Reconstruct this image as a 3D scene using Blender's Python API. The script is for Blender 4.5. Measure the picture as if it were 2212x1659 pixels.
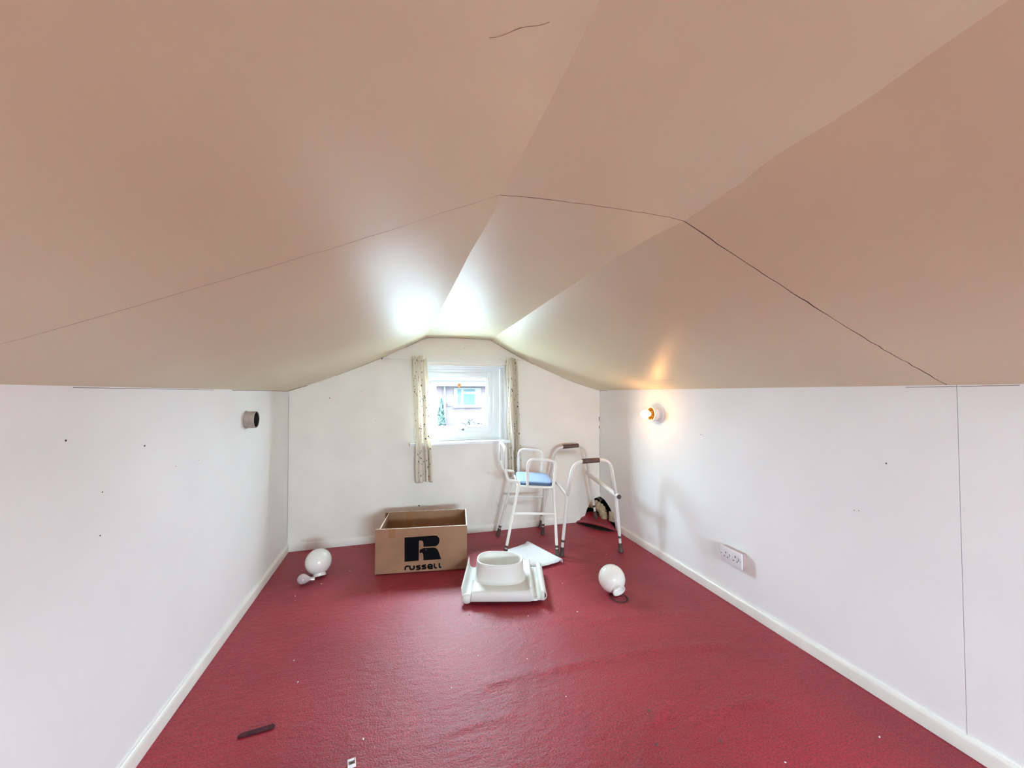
import bpy, bmesh, math, random
from mathutils import Vector, Matrix, Quaternion, noise

random.seed(7)
S = bpy.context.scene
C = S.collection
for o in list(bpy.data.objects):
    bpy.data.objects.remove(o)

# ------------------------------------------------------------------ camera
IMG_W, IMG_H, FOCAL = 2212.0, 1659.0, 841.9
YAW, PITCH, ROLL, EYE = 0.2769, 0.0228, -0.0033, 1.2
fw = Vector((math.sin(YAW) * math.cos(PITCH), math.cos(YAW) * math.cos(PITCH), math.sin(PITCH)))
r0 = Vector((math.cos(YAW), -math.sin(YAW), 0))
u0 = r0.cross(fw)
rt = r0 * math.cos(ROLL) + u0 * math.sin(ROLL)
up = rt.cross(fw)
cam_data = bpy.data.cameras.new('camera')
cam = bpy.data.objects.new('camera', cam_data)
C.objects.link(cam)
cam_data.sensor_fit = 'HORIZONTAL'
cam_data.sensor_width = 36.0
cam_data.lens = FOCAL / IMG_W * 36.0
cam_data.clip_start = 0.02
M = Matrix((rt, up, -fw)).transposed().to_4x4()
M.translation = Vector((0, 0, EYE))
cam.matrix_world = M
S.camera = cam

# ------------------------------------------------------------------ sky, exposure
SKY = 75.0
LAMP = 19.0
world = bpy.data.worlds.new('overcast_sky')
S.world = world
world.use_nodes = True
bg = world.node_tree.nodes['Background']
# CIE overcast sky: zenith three times as bright as the horizon
wn = world.node_tree
wtc = wn.nodes.new('ShaderNodeTexCoord')
wsep = wn.nodes.new('ShaderNodeSeparateXYZ')
wn.links.new(wtc.outputs['Generated'], wsep.inputs[0])
wmax = wn.nodes.new('ShaderNodeMath')
wmax.operation = 'MAXIMUM'
wmax.inputs[1].default_value = 0.0
wn.links.new(wsep.outputs['Z'], wmax.inputs[0])
wma = wn.nodes.new('ShaderNodeMath')
wma.operation = 'MULTIPLY_ADD'
wma.inputs[1].default_value = SKY * 2 / 3
wma.inputs[2].default_value = SKY / 3
wn.links.new(wmax.outputs[0], wma.inputs[0])
bg.inputs['Color'].default_value = (0.745, 0.96, 1.10, 1)
wn.links.new(wma.outputs[0], bg.inputs['Strength'])
S.view_settings.view_transform = 'Standard'
S.view_settings.look = 'None'
S.view_settings.gamma = 1.0
S.view_settings.use_curve_mapping = False
S.view_settings.exposure = 1.58
S.cycles.use_denoising = True
S.cycles.max_bounces = 8
S.cycles.diffuse_bounces = 6
S.cycles.glossy_bounces = 4
S.cycles.use_adaptive_sampling = True
S.cycles.adaptive_threshold = 0.04
S.cycles.transparent_max_bounces = 12
S.cycles.sample_clamp_indirect = 6.0
S.cycles.caustics_reflective = False
S.cycles.caustics_refractive = False


def portal(name, loc, rot, sx, sy):
    d = bpy.data.lights.new(name, 'AREA')
    d.shape = 'RECTANGLE'
    d.size, d.size_y = sx, sy
    d.cycles.is_portal = True
    o = bpy.data.objects.new(name, d)
    o.location, o.rotation_euler = loc, rot
    C.objects.link(o)


portal('window_portal', (0.49, 3.47, 1.11), (math.radians(-90), 0, 0), 0.78, 0.66)
portal('rear_fill_portal', (0.80, -2.13, 0.99), (math.radians(90), 0, 0), 1.30, 0.42)

# ------------------------------------------------------------------ materials
MATS = {}


def mat(name, col, rough=0.6, var=0.0, vscale=8.0, bump=0.0, bscale=200.0, metal=0.0, spec=0.5,
        sheen=0.0, coat=0.0, sss=0.0, trans=0.0, emit=None, estr=0.0, col2=None):
    if name in MATS:
        return MATS[name]
    m = bpy.data.materials.new(name)
    m.use_nodes = True
    nt = m.node_tree
    b = nt.nodes['Principled BSDF']
    b.inputs['Base Color'].default_value = (*col, 1)
    b.inputs['Roughness'].default_value = rough
    b.inputs['Metallic'].default_value = metal
    b.inputs['Specular IOR Level'].default_value = spec
    if sheen:
        b.inputs['Sheen Weight'].default_value = sheen
        b.inputs['Sheen Roughness'].default_value = 0.35
    if coat:
        b.inputs['Coat Weight'].default_value = coat
        b.inputs['Coat Roughness'].default_value = 0.2
    if sss:
        b.inputs['Subsurface Weight'].default_value = sss
        b.inputs['Subsurface Radius'].default_value = (0.03, 0.03, 0.03)
    if trans:
        b.inputs['Transmission Weight'].default_value = trans
    if emit:
        b.inputs['Emission Color'].default_value = (*emit, 1)
        b.inputs['Emission Strength'].default_value = estr
    tc = nt.nodes.new('ShaderNodeTexCoord')
    if var or col2:
        n = nt.nodes.new('ShaderNodeTexNoise')
        n.inputs['Scale'].default_value = vscale
        n.inputs['Detail'].default_value = 3
        nt.links.new(tc.outputs['Object'], n.inputs['Vector'])
        r = nt.nodes.new('ShaderNodeValToRGB')
        a = tuple(max(0, c * (1 - var)) for c in col)
        z = col2 if col2 else tuple(min(1, c * (1 + var)) for c in col)
        r.color_ramp.elements[0].color = (*a, 1)
        r.color_ramp.elements[1].color = (*z, 1)
        r.color_ramp.elements[0].position = 0.35
        r.color_ramp.elements[1].position = 0.68
        nt.links.new(n.outputs['Fac'], r.inputs['Fac'])
        nt.links.new(r.outputs['Color'], b.inputs['Base Color'])
    if bump:
        n2 = nt.nodes.new('ShaderNodeTexNoise')
        n2.inputs['Scale'].default_value = bscale
        n2.inputs['Detail'].default_value = 2
        nt.links.new(tc.outputs['Object'], n2.inputs['Vector'])
        bp = nt.nodes.new('ShaderNodeBump')
        bp.inputs['Strength'].default_value = bump
        bp.inputs['Distance'].default_value = 0.004
        nt.links.new(n2.outputs['Fac'], bp.inputs['Height'])
        nt.links.new(bp.outputs['Normal'], b.inputs['Normal'])
    MATS[name] = m
    return m


wall_paint = mat('wall_paint', (0.88, 0.885, 0.88), 0.62, 0.02, 2.5, 0.06, 60, spec=0.22)
gable_paint = mat('gable_paint', (0.86, 0.82, 0.76), 0.6, 0.04, 3.0, 0.08, 60, spec=0.3)
ceiling_paint = mat('ceiling_paint', (0.70, 0.625, 0.425), 0.41, 0.03, 1.5, 0.05, 45, spec=0.75)
skirting_paint = mat('skirting_paint', (0.83, 0.81, 0.765), 0.35, 0.05, 6.0, 0.05, 50)
gloss_white = mat('window_gloss_white', (0.82, 0.84, 0.85), 0.25, 0.02, 5.0)
crack_mat = mat('crack_dirt', (0.22, 0.16, 0.12), 0.9, 0.3, 40)
joint_dark = mat('joint_void', (0.05, 0.035, 0.03), 0.95, 0.2, 30)
mark_mat = mat('wall_mark', (0.10, 0.08, 0.07), 0.8, 0.2, 60)
ivory_tube = mat('ivory_enamel', (0.83, 0.80, 0.75), 0.4, 0.03, 20)
grey_tube = mat('grey_white_enamel', (0.74, 0.71, 0.68), 0.3, 0.03, 20, coat=0.3)
brown_rubber = mat('brown_rubber', (0.085, 0.055, 0.045), 0.6, 0.2, 40)
grip_brown = mat('brown_grip', (0.11, 0.06, 0.05), 0.5, 0.2, 50, 0.2, 300)
blue_vinyl = mat('blue_vinyl', (0.30, 0.43, 0.68), 0.38, 0.06, 15, 0.08, 350)
white_plastic = mat('white_plastic', (0.70, 0.68, 0.64), 0.5, 0.02, 10)
clear_white = mat('frosted_white_plastic', (0.72, 0.73, 0.745), 0.4, 0.02, 8)
opal_glass = mat('opal_glass', (0.84, 0.81, 0.77), 0.14, 0.04, 9, coat=0.5)
card_brown = mat('cardboard', (0.31, 0.165, 0.092), 0.75, 0.10, 9, 0.12, 120)
card_edge = mat('cardboard_cut_edge', (0.84, 0.74, 0.62), 0.8, 0.15, 90, 0.2, 250)  # pale cut edge, lightened further to paint the window light on it
tape_brown = mat('brown_tape', (0.33, 0.17, 0.075), 0.25, 0.06, 20)
print_black = mat('black_print', (0.006, 0.006, 0.007), 0.95, 0.1, 50, spec=0.05)
print_eye = mat('print_gap', (0.40, 0.30, 0.24), 0.7, 0.1, 50)
rubber_dark = mat('dark_ring_rubber', (0.035, 0.012, 0.014), 0.5, 0.2, 40)
pipe_grey = mat('grey_pipe_plastic', (0.40, 0.34, 0.29), 0.5, 0.15, 30)
pipe_in = mat('pipe_inside', (0.012, 0.012, 0.012), 0.9, 0.1, 30)
socket_white = mat('socket_plastic', (0.78, 0.76, 0.78), 0.25, 0.01, 10)
socket_box = mat('socket_back_box', (0.50, 0.37, 0.35), 0.4, 0.05, 30)
socket_hole = mat('socket_slot', (0.03, 0.025, 0.03), 0.7, 0.1, 30)
lamp_metal = mat('lamp_metal', (0.78, 0.75, 0.72), 0.35, 0.03, 30)
lamp_inner = mat('lamp_inner_dark', (0.13, 0.08, 0.03), 0.5, 0.2, 60, metal=0.4)
brass = mat('brass', (0.62, 0.42, 0.16), 0.3, 0.1, 50, metal=0.9)
bulb_glow = mat('lit_bulb', (1, 0.85, 0.6), 0.3, emit=(1.0, 0.46, 0.12), estr=LAMP)
bulb_dead = mat('pearl_bulb_glass', (0.52, 0.43, 0.43), 0.18, 0.05, 30, coat=0.6)
cap_metal = mat('bulb_cap_metal', (0.66, 0.60, 0.57), 0.35, 0.1, 60, metal=0.6)
duct_cream = mat('dusty_duct', (0.50, 0.38, 0.24), 0.8, 0.25, 25, 0.3, 150)
rubble = mat('dusty_timber', (0.55, 0.46, 0.33), 0.8, 0.2, 30, 0.3, 150)
void_shade_dark = mat('void_and_shade', (0.05, 0.03, 0.025), 0.95, 0.3, 20)
slot_dark = mat('dark_strip', (0.055, 0.008, 0.014), 0.9, 0.3, 60)
paper_white = mat('paper_white', (0.78, 0.74, 0.72), 0.6, 0.1, 80)
steel_dark = mat('hook_metal', (0.16, 0.12, 0.10), 0.5, 0.2, 60, metal=0.5)
orange_face = mat('orange_face', (0.80, 0.40, 0.18), 0.5, 0.05, 60)
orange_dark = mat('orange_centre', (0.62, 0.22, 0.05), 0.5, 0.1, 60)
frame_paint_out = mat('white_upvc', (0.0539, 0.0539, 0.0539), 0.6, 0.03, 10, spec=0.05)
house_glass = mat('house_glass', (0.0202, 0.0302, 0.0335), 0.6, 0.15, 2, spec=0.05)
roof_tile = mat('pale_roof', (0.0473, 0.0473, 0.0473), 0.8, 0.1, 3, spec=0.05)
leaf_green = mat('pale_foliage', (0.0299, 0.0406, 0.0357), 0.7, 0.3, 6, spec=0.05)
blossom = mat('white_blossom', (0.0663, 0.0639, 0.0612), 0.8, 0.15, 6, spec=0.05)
pale_bounce = mat('pale_bounce_ground', (0.30, 0.30, 0.295), 0.8, 0.05, 0.6)
outdoor_ground = mat('outdoor_ground', (0.10, 0.10, 0.09), 0.9, 0.2, 0.5)


def carpet_material():
    m = bpy.data.materials.new('red_carpet')
    m.use_nodes = True
    nt = m.node_tree
    b = nt.nodes['Principled BSDF']
    b.inputs['Roughness'].default_value = 0.53
    b.inputs['Specular IOR Level'].default_value = 0.68
    b.inputs['Sheen Weight'].default_value = 0.10
    b.inputs['Sheen Roughness'].default_value = 0.32
    b.inputs['Sheen Tint'].default_value = (1.0, 0.80, 0.82, 1)
    tc = nt.nodes.new('ShaderNodeTexCoord')

    def nz(scale, det, sx=1.0, sy=1.0):
        mp = nt.nodes.new('ShaderNodeMapping')
        mp.inputs['Scale'].default_value = (sx, sy, 1)
        n = nt.nodes.new('ShaderNodeTexNoise')
        n.inputs['Scale'].default_value = scale
        n.inputs['Detail'].default_value = det
        nt.links.new(tc.outputs['Object'], mp.inputs['Vector'])
        nt.links.new(mp.outputs['Vector'], n.inputs['Vector'])
        return n
    big = nz(1.6, 5)
    r1 = nt.nodes.new('ShaderNodeValToRGB')
    r1.color_ramp.elements[0].color = (0.27, 0.005, 0.020, 1)
    r1.color_ramp.elements[1].color = (0.395, 0.015, 0.036, 1)
    r1.color_ramp.elements[0].position = 0.3
    r1.color_ramp.elements[1].position = 0.7
    nt.links.new(big.outputs['Fac'], r1.inputs['Fac'])
    fine = nz(170, 4)
    r2 = nt.nodes.new('ShaderNodeValToRGB')
    r2.color_ramp.elements[0].color = (0.40, 0.36, 0.38, 1)
    r2.color_ramp.elements[1].color = (1.4, 1.4, 1.4, 1)
    r2.color_ramp.elements[0].position = 0.3
    r2.color_ramp.elements[1].position = 0.7
    nt.links.new(fine.outputs['Fac'], r2.inputs['Fac'])
    mx = nt.nodes.new('ShaderNodeMix')
    mx.data_type = 'RGBA'
    mx.blend_type = 'MULTIPLY'
    mx.inputs['Factor'].default_value = 1.0
    nt.links.new(r1.outputs['Color'], mx.inputs['A'])
    nt.links.new(r2.outputs['Color'], mx.inputs['B'])
    nt.links.new(mx.outputs['Result'], b.inputs['Base Color'])
    crease = nz(30, 8, 0.7, 1.5)
    ad = nt.nodes.new('ShaderNodeMath')
    ad.operation = 'MULTIPLY_ADD'
    ad.inputs[1].default_value = 2.2
    nt.links.new(crease.outputs['Fac'], ad.inputs[0])
    nt.links.new(fine.outputs['Fac'], ad.inputs[2])
    bp = nt.nodes.new('ShaderNodeBump')
    bp.inputs['Strength'].default_value = 0.5
    bp.inputs['Distance'].default_value = 0.004
    nt.links.new(ad.outputs['Value'], bp.inputs['Height'])
    nt.links.new(bp.outputs['Normal'], b.inputs['Normal'])
    return m


def curtain_material():
    m = bpy.data.materials.new('cream_sprigged_cotton')
    m.use_nodes = True
    nt = m.node_tree
    b = nt.nodes['Principled BSDF']
    b.inputs['Roughness'].default_value = 0.85
    b.inputs['Specular IOR Level'].default_value = 0.2
    uv = nt.nodes.new('ShaderNodeUVMap')

    def sprig(scale, r, sx, sy, off):
        mp = nt.nodes.new('ShaderNodeMapping')
        mp.inputs['Scale'].default_value = (sx, sy, 1)
        mp.inputs['Location'].default_value = (off, off * 0.7, 0)
        mp.inputs['Rotation'].default_value = (0, 0, off)
        v = nt.nodes.new('ShaderNodeTexVoronoi')
        v.inputs['Scale'].default_value = scale
        v.inputs['Randomness'].default_value = 0.9
        nt.links.new(uv.outputs['UV'], mp.inputs['Vector'])
        nt.links.new(mp.outputs['Vector'], v.inputs['Vector'])
        c = nt.nodes.new('ShaderNodeMath')
        c.operation = 'LESS_THAN'
        c.inputs[1].default_value = r
        nt.links.new(v.outputs['Distance'], c.inputs[0])
        return c
    a = sprig(26, 0.19, 1.0, 1.0, 0.3)
    d = sprig(20, 0.17, 2.2, 1.0, 0.9)
    mxm = nt.nodes.new('ShaderNodeMath')
    mxm.operation = 'MAXIMUM'
    nt.links.new(a.outputs[0], mxm.inputs[0])
    nt.links.new(d.outputs[0], mxm.inputs[1])
    mx = nt.nodes.new('ShaderNodeMix')
    mx.data_type = 'RGBA'
    mx.inputs['A'].default_value = (0.86, 0.80, 0.70, 1)
    mx.inputs['B'].default_value = (0.16, 0.10, 0.08, 1)
    nt.links.new(mxm.outputs[0], mx.inputs['Factor'])
    nt.links.new(mx.outputs['Result'], b.inputs['Base Color'])
    tr = nt.nodes.new('ShaderNodeBsdfTranslucent')
    nt.links.new(mx.outputs['Result'], tr.inputs['Color'])
    ms = nt.nodes.new('ShaderNodeMixShader')
    ms.inputs['Fac'].default_value = 0.35
    out = nt.nodes['Material Output']
    nt.links.new(b.outputs[0], ms.inputs[1])
    nt.links.new(tr.outputs[0], ms.inputs[2])
    nt.links.new(ms.outputs[0], out.inputs['Surface'])
    return m


def pane_material(name, tint):
    m = bpy.data.materials.new(name)
    m.use_nodes = True
    nt = m.node_tree
    nt.nodes.remove(nt.nodes['Principled BSDF'])
    t = nt.nodes.new('ShaderNodeBsdfTransparent')
    t.inputs['Color'].default_value = (*tint, 1)
    g = nt.nodes.new('ShaderNodeBsdfGlossy')
    g.inputs['Roughness'].default_value = 0.02
    fr = nt.nodes.new('ShaderNodeFresnel')
    fr.inputs['IOR'].default_value = 1.08
    ms = nt.nodes.new('ShaderNodeMixShader')
    nt.links.new(fr.outputs[0], ms.inputs['Fac'])
    nt.links.new(t.outputs[0], ms.inputs[1])
    nt.links.new(g.outputs[0], ms.inputs[2])
    nt.links.new(ms.outputs[0], nt.nodes['Material Output'].inputs['Surface'])
    return m


def brick_material():
    m = bpy.data.materials.new('pale_red_brick')
    m.use_nodes = True
    nt = m.node_tree
    b = nt.nodes['Principled BSDF']
    b.inputs['Roughness'].default_value = 0.9
    b.inputs['Specular IOR Level'].default_value = 0.02
    tc = nt.nodes.new('ShaderNodeTexCoord')
    mp = nt.nodes.new('ShaderNodeMapping')
    mp.inputs['Rotation'].default_value = (math.radians(90), 0, 0)
    br = nt.nodes.new('ShaderNodeTexBrick')
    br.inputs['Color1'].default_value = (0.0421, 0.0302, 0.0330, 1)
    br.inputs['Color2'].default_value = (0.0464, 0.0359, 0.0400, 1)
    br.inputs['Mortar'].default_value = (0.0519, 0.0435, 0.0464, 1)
    br.inputs['Scale'].default_value = 1.0
    br.inputs['Brick Width'].default_value = 0.225
    br.inputs['Row Height'].default_value = 0.075
    br.inputs['Mortar Size'].default_value = 0.01
    nt.links.new(tc.outputs['Object'], mp.inputs['Vector'])
    nt.links.new(mp.outputs['Vector'], br.inputs['Vector'])
    nt.links.new(br.outputs['Color'], b.inputs['Base Color'])
    return m


carpet = carpet_material()
curtain_cloth = curtain_material()
pane_glass = pane_material('clear_pane', (0.97, 0.985, 0.985))
dimming_pane = pane_material('dimming_pane', (0.68, 0.70, 0.70))  # tint put into the front glass to dim the daylight and view
brick = brick_material()


# ------------------------------------------------------------------ helpers
def link(name, me, parent=None, smooth=False):
    o = bpy.data.objects.new(name, me)
    C.objects.link(o)
    if parent is not None:
        o.parent = parent
    if smooth:
        for p in me.polygons:
            p.use_smooth = True
    return o


def obj(name, bm, m, parent=None, smooth=False, autosmooth=None, kind=None):
    bmesh.ops.recalc_face_normals(bm, faces=bm.faces[:])
    me = bpy.data.meshes.new(name)
    bm.to_mesh(me)
    bm.free()
    me.materials.append(m)
    o = link(name, me, parent, smooth or autosmooth is not None)
    if autosmooth is not None:
        me.set_sharp_from_angle(angle=math.radians(autosmooth))
    if kind:
        o['kind'] = kind
    return o


def rawobj(name, bm, m, parent=None, smooth=True, kind=None):
    """like obj() but keeps the winding as given"""
    me = bpy.data.meshes.new(name)
    bm.to_mesh(me)
    bm.free()
    me.materials.append(m)
    o = link(name, me, parent, smooth)
    if kind:
        o['kind'] = kind
    return o


def empty(name, loc=(0, 0, 0), rz=0.0, label=None, cat=None, kind=None, group=None):
    o = bpy.data.objects.new(name, None)
    o.empty_display_size = 0.05
    C.objects.link(o)
    o.location = loc
    o.rotation_euler = (0, 0, rz)
    tag(o, label, cat, kind, group)
    return o


def tag(o, label=None, cat=None, kind=None, group=None):
    if label:
        o['label'] = label
    if cat:
        o['category'] = cat
    if kind:
        o['kind'] = kind
    if group:
        o['group'] = group
    return o


def box(bm, x0, x1, y0, y1, z0, z1, bev=0.0, mtx=None):
    vs = [bm.verts.new((x, y, z)) for x in (x0, x1) for y in (y0, y1) for z in (z0, z1)]
    f = []
    for idx in ((0, 1, 3, 2), (4, 6, 7, 5), (0, 4, 5, 1), (2, 3, 7, 6), (0, 2, 6, 4), (1, 5, 7, 3)):
        f.append(bm.faces.new([vs[i] for i in idx]))
    if bev:
        es = list({e for q in f for e in q.edges})
        r = bmesh.ops.bevel(bm, geom=es, offset=bev, segments=2, profile=0.6, affect='EDGES')
        vs = list({v for v in r['verts']} | {v for v in vs if v.is_valid})
    if mtx is not None:
        bmesh.ops.transform(bm, matrix=mtx, verts=[v for v in vs if v.is_valid])
    return bm


def boxbm(*a, **k):
    return box(bmesh.new(), *a, **k)


def smooth_path(pts, n=6):
    """Catmull-Rom through pts"""
    P = [Vector(p) for p in pts]
    out = []
    for i in range(len(P) - 1):
        a = P[i - 1] if i else P[0] * 2 - P[1]
        b, c = P[i], P[i + 1]
        d = P[i + 2] if i + 2 < len(P) else P[-1] * 2 - P[-2]
        for k in range(n):
            t = k / n
            out.append(0.5 * ((2 * b) + (c - a) * t + (2 * a - 5 * b + 4 * c - d) * t * t + (3 * b - a - 3 * c + d) * t ** 3))
    out.append(P[-1])
    return out


def fillet(pts, r, n=6):
    """polyline with rounded corners of radius r"""
    P = [Vector(p) for p in pts]
    out = [P[0]]
    for i in range(1, len(P) - 1):
        a, b, c = P[i - 1], P[i], P[i + 1]
        d1, d2 = (a - b), (c - b)
        k = min(r, d1.length * 0.48, d2.length * 0.48)
        s, e = b + d1.normalized() * k, b + d2.normalized() * k
        for j in range(n + 1):
            t = j / n
            out.append((1 - t) ** 2 * s + 2 * (1 - t) * t * b + t * t * e)
    out.append(P[-1])
    return out


def tube(bm, pts, rad, seg=12, cap=True):
    P = [Vector(p) for p in pts]
    R = rad if isinstance(rad, (list, tuple)) else [rad] * len(P)
    rings = []
    T = (P[1] - P[0]).normalized()
    N = T.orthogonal().normalized()
    for i, p in enumerate(P):
        if i == 0:
            t = (P[1] - P[0]).normalized()
        elif i == len(P) - 1:
            t = (P[-1] - P[-2]).normalized()
        else:
            t = ((P[i + 1] - p).normalized() + (p - P[i - 1]).normalized()).normalized()
        q = T.rotation_difference(t)
        N = (q @ N).normalized()
        T = t
        B = T.cross(N)
        rings.append([bm.verts.new(p + (N * math.cos(2 * math.pi * k / seg) + B * math.sin(2 * math.pi * k / seg)) * R[i]) for k in range(seg)])
    for a, b in zip(rings, rings[1:]):
        for k in range(seg):
            bm.faces.new((a[k], a[(k + 1) % seg], b[(k + 1) % seg], b[k]))
    if cap:
        bm.faces.new(rings[0][::-1])
        bm.faces.new(rings[-1])
    return bm


def tubebm(pts, rad, seg=12, cap=True):
    return tube(bmesh.new(), pts, rad, seg, cap)


def lathe(prof, seg=32, mtx=None, closed=False):
    """prof: list of (r, z)"""
    bm = bmesh.new()
    rings = []
    for r, z in prof:
        if r < 1e-6:
            rings.append([bm.verts.new((0, 0, z))])
        else:
            rings.append([bm.verts.new((r * math.cos(2 * math.pi * k / seg), r * math.sin(2 * math.pi * k / seg), z)) for k in range(seg)])
    pairs = list(zip(rings, rings[1:]))
    if closed:
        pairs.append((rings[-1], rings[0]))
    for a, b in pairs:
        for k in range(seg):
            k2 = (k + 1) % seg
            if len(a) == 1 and len(b) == 1:
                continue
            if len(a) == 1:
                bm.faces.new((a[0], b[k2], b[k]))
            elif len(b) == 1:
                bm.faces.new((a[k], a[k2], b[0]))
            else:
                bm.faces.new((a[k], a[k2], b[k2], b[k]))
    if mtx is not None:
        bmesh.ops.transform(bm, matrix=mtx, verts=bm.verts[:])
    return bm


def prism(poly, lo, hi, axis_map):
    """extrude 2d polygon; axis_map(u, v, w) -> xyz"""
    bm = bmesh.new()
    a = [bm.verts.new(axis_map(u, v, lo)) for u, v in poly]
    b = [bm.verts.new(axis_map(u, v, hi)) for u, v in poly]
    n = len(poly)
    bm.faces.new(a[::-1])
    bm.faces.new(b)
    for i in range(n):
        bm.faces.new((a[i], a[(i + 1) % n], b[(i + 1) % n], b[i]))
    return bm


def axis_matrix(loc, direction):
    """matrix taking +Z to direction, at loc"""
    q = Vector((0, 0, 1)).rotation_difference(Vector(direction).normalized())
    m = q.to_matrix().to_4x4()
    m.translation = Vector(loc)
    return m


def ribbon(bm, pts, widths, normal, lift=0.0008):
    """thin dirty ribbon along pts on a surface with the given normal"""
    P = [Vector(p) for p in pts]
    N = Vector(normal).normalized()
    rows = []
    for i, p in enumerate(P):
        t = (P[min(i + 1, len(P) - 1)] - P[max(i - 1, 0)]).normalized()
        s = t.cross(N).normalized()
        w = widths if isinstance(widths, float) else widths[i]
        rows.append((bm.verts.new(p - s * w / 2 + N * 0.0002), bm.verts.new(p + N * lift), bm.verts.new(p + s * w / 2 + N * 0.0002)))
    for a, b in zip(rows, rows[1:]):
        bm.faces.new((a[0], a[1], b[1], b[0]))
        bm.faces.new((a[1], a[2], b[2], b[1]))
    return bm


# ------------------------------------------------------------------ room dimensions
XL, XR = -0.831, 1.815          # wall planes
YB, YR = 3.344, -2.05           # gable with window, rear gable behind the camera
ZW = 1.222                      # knee wall height
ZC = 1.668                      # flat strip of the ceiling
SEAM = 0.885                    # joint between ceiling boards
LEFT_EDGE = [(-2.2, 0.222), (0.30, 0.222), (0.42, 0.226), (0.54, 0.229), (0.71, 0.227), (0.87, 0.222), (0.94, 0.230), (1.35, 0.219), (2.5, 0.209), (3.45, 0.194)]
RIGHT_EDGE = [(-2.2, 0.70), (0.28, 0.698), (0.48, 0.717), (0.61, 0.712), (0.71, 0.731), (0.875, 0.743), (1.02, 0.722), (1.43, 0.713), (2.78, 0.738), (3.45, 0.757)]
WX0, WX1, WZ0, WZ1 = 0.10, 0.885, 0.785, 1.44   # window opening


def interp(tab, y):
    if y <= tab[0][0]:
        return tab[0][1]
    for (a, b), (c, d) in zip(tab, tab[1:]):
        if y <= c:
            t = (y - a) / (c - a)
            t = t * t * (3 - 2 * t)
            return b + (d - b) * t
    return tab[-1][1]


def dip(y):
    """the near boards hang lowest at the joint and rise away from it"""
    return 0.0 if y > SEAM else 0.022 * (1 - math.exp(-(SEAM - y) / 0.3))


def edge_l(y):
    return interp(LEFT_EDGE, y) + 0.5 * dip(y)


def edge_r(y):
    return interp(RIGHT_EDGE, y) + 1.5 * dip(y)


def ceil_z(x, y):
    el, er = edge_l(y), edge_r(y)
    bow = 0.006 * noise.noise(Vector((x * 1.3, y * 1.1, 3.0))) + 0.003 * noise.noise(Vector((x * 4, y * 3, 9.0)))
    far = max(0.0, min(1.0, (y - SEAM) / (YB - SEAM)))
    if x < el:
        t = (x - XL) / (el - XL)
        return ZW + (ZC - ZW) * t + dip(y) * (1 - (1 - min(1, t)) ** 2) - (0.03 + 0.08 * far) * t * (1 - t) + bow * min(1, 6 * t * (1 - t))
    if x > er:
        t = (XR - x) / (XR - er)
        return ZW + (ZC - ZW) * t + dip(y) * (1 - (1 - min(1, t)) ** 2) - (0.06 + 0.11 * far) * t * (1 - t) + bow * min(1, 6 * t * (1 - t))
    t = (x - el) / (er - el)
    return ZC + dip(y) + 0.018 * t * (1 - t) * 4 * 0.5 + bow * 4 * t * (1 - t)


# ------------------------------------------------------------------ floor (fitted red carpet)
def bell(d, w):
    return math.exp(-(d / w) ** 2)


def seg_dist(p, a, b):
    ax, ay = a
    bx, by = b
    px, py = p
    dx, dy = bx - ax, by - ay
    t = max(0, min(1, ((px - ax) * dx + (py - ay) * dy) / (dx * dx + dy * dy)))
    return math.hypot(px - ax - t * dx, py - ay - t * dy), t


RUCKS = [([(0.34, 1.60), (0.54, 1.615), (0.76, 1.61), (1.11, 1.60), (1.47, 1.54)], 0.030, 0.007),
         ([(0.13, 1.41), (0.25, 1.43), (0.39, 1.42)], 0.018, 0.005),
         ([(1.03, 1.21), (1.18, 1.235), (1.37, 1.22)], 0.022, 0.006),
         ([(0.92, 1.88), (1.20, 1.86), (1.52, 1.80)], 0.022, 0.004),
         ([(0.42, 1.98), (0.70, 1.95), (0.98, 1.93)], 0.022, 0.004),
         ([(0.75, 1.10), (0.82, 1.22), (0.98, 1.30)], 0.03, 0.004)]


def floor_z(x, y):
    z = 0.0022 * noise.noise(Vector((x * 2.2, y * 3.0, 0))) + 0.0012 * noise.noise(Vector((x * 9, y * 16, 4)))
    for line, w, h in RUCKS:
        best = min(seg_dist((x, y), a, b)[0] for a, b in zip(line, line[1:]))
        if best < 3 * w:
            z += h * bell(best, w) * (0.7 + 0.5 * noise.noise(Vector((x * 6, y * 6, 1))))
    return z


def ticks(a, b, n):
    return [a + (b - a) * i / n for i in range(n + 1)]


bm = bmesh.new()
xs = ticks(XL - 0.03, 1.45, 105) + ticks(1.45, XR + 0.03, 60)[1:]
ys = ticks(YR - 0.03, 0.6, 60) + ticks(0.6, 2.9, 165)[1:] + ticks(2.9, YB + 0.03, 75)[1:]
grid = [[bm.verts.new((x, y, floor_z(x, y))) for x in xs] for y in ys]
for j in range(len(ys) - 1):
    for i in range(len(xs) - 1):
        bm.faces.new((grid[j][i], grid[j][i + 1], grid[j + 1][i + 1], grid[j + 1][i]))
floor = rawobj('floor', bm, carpet, kind='structure')
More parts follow.
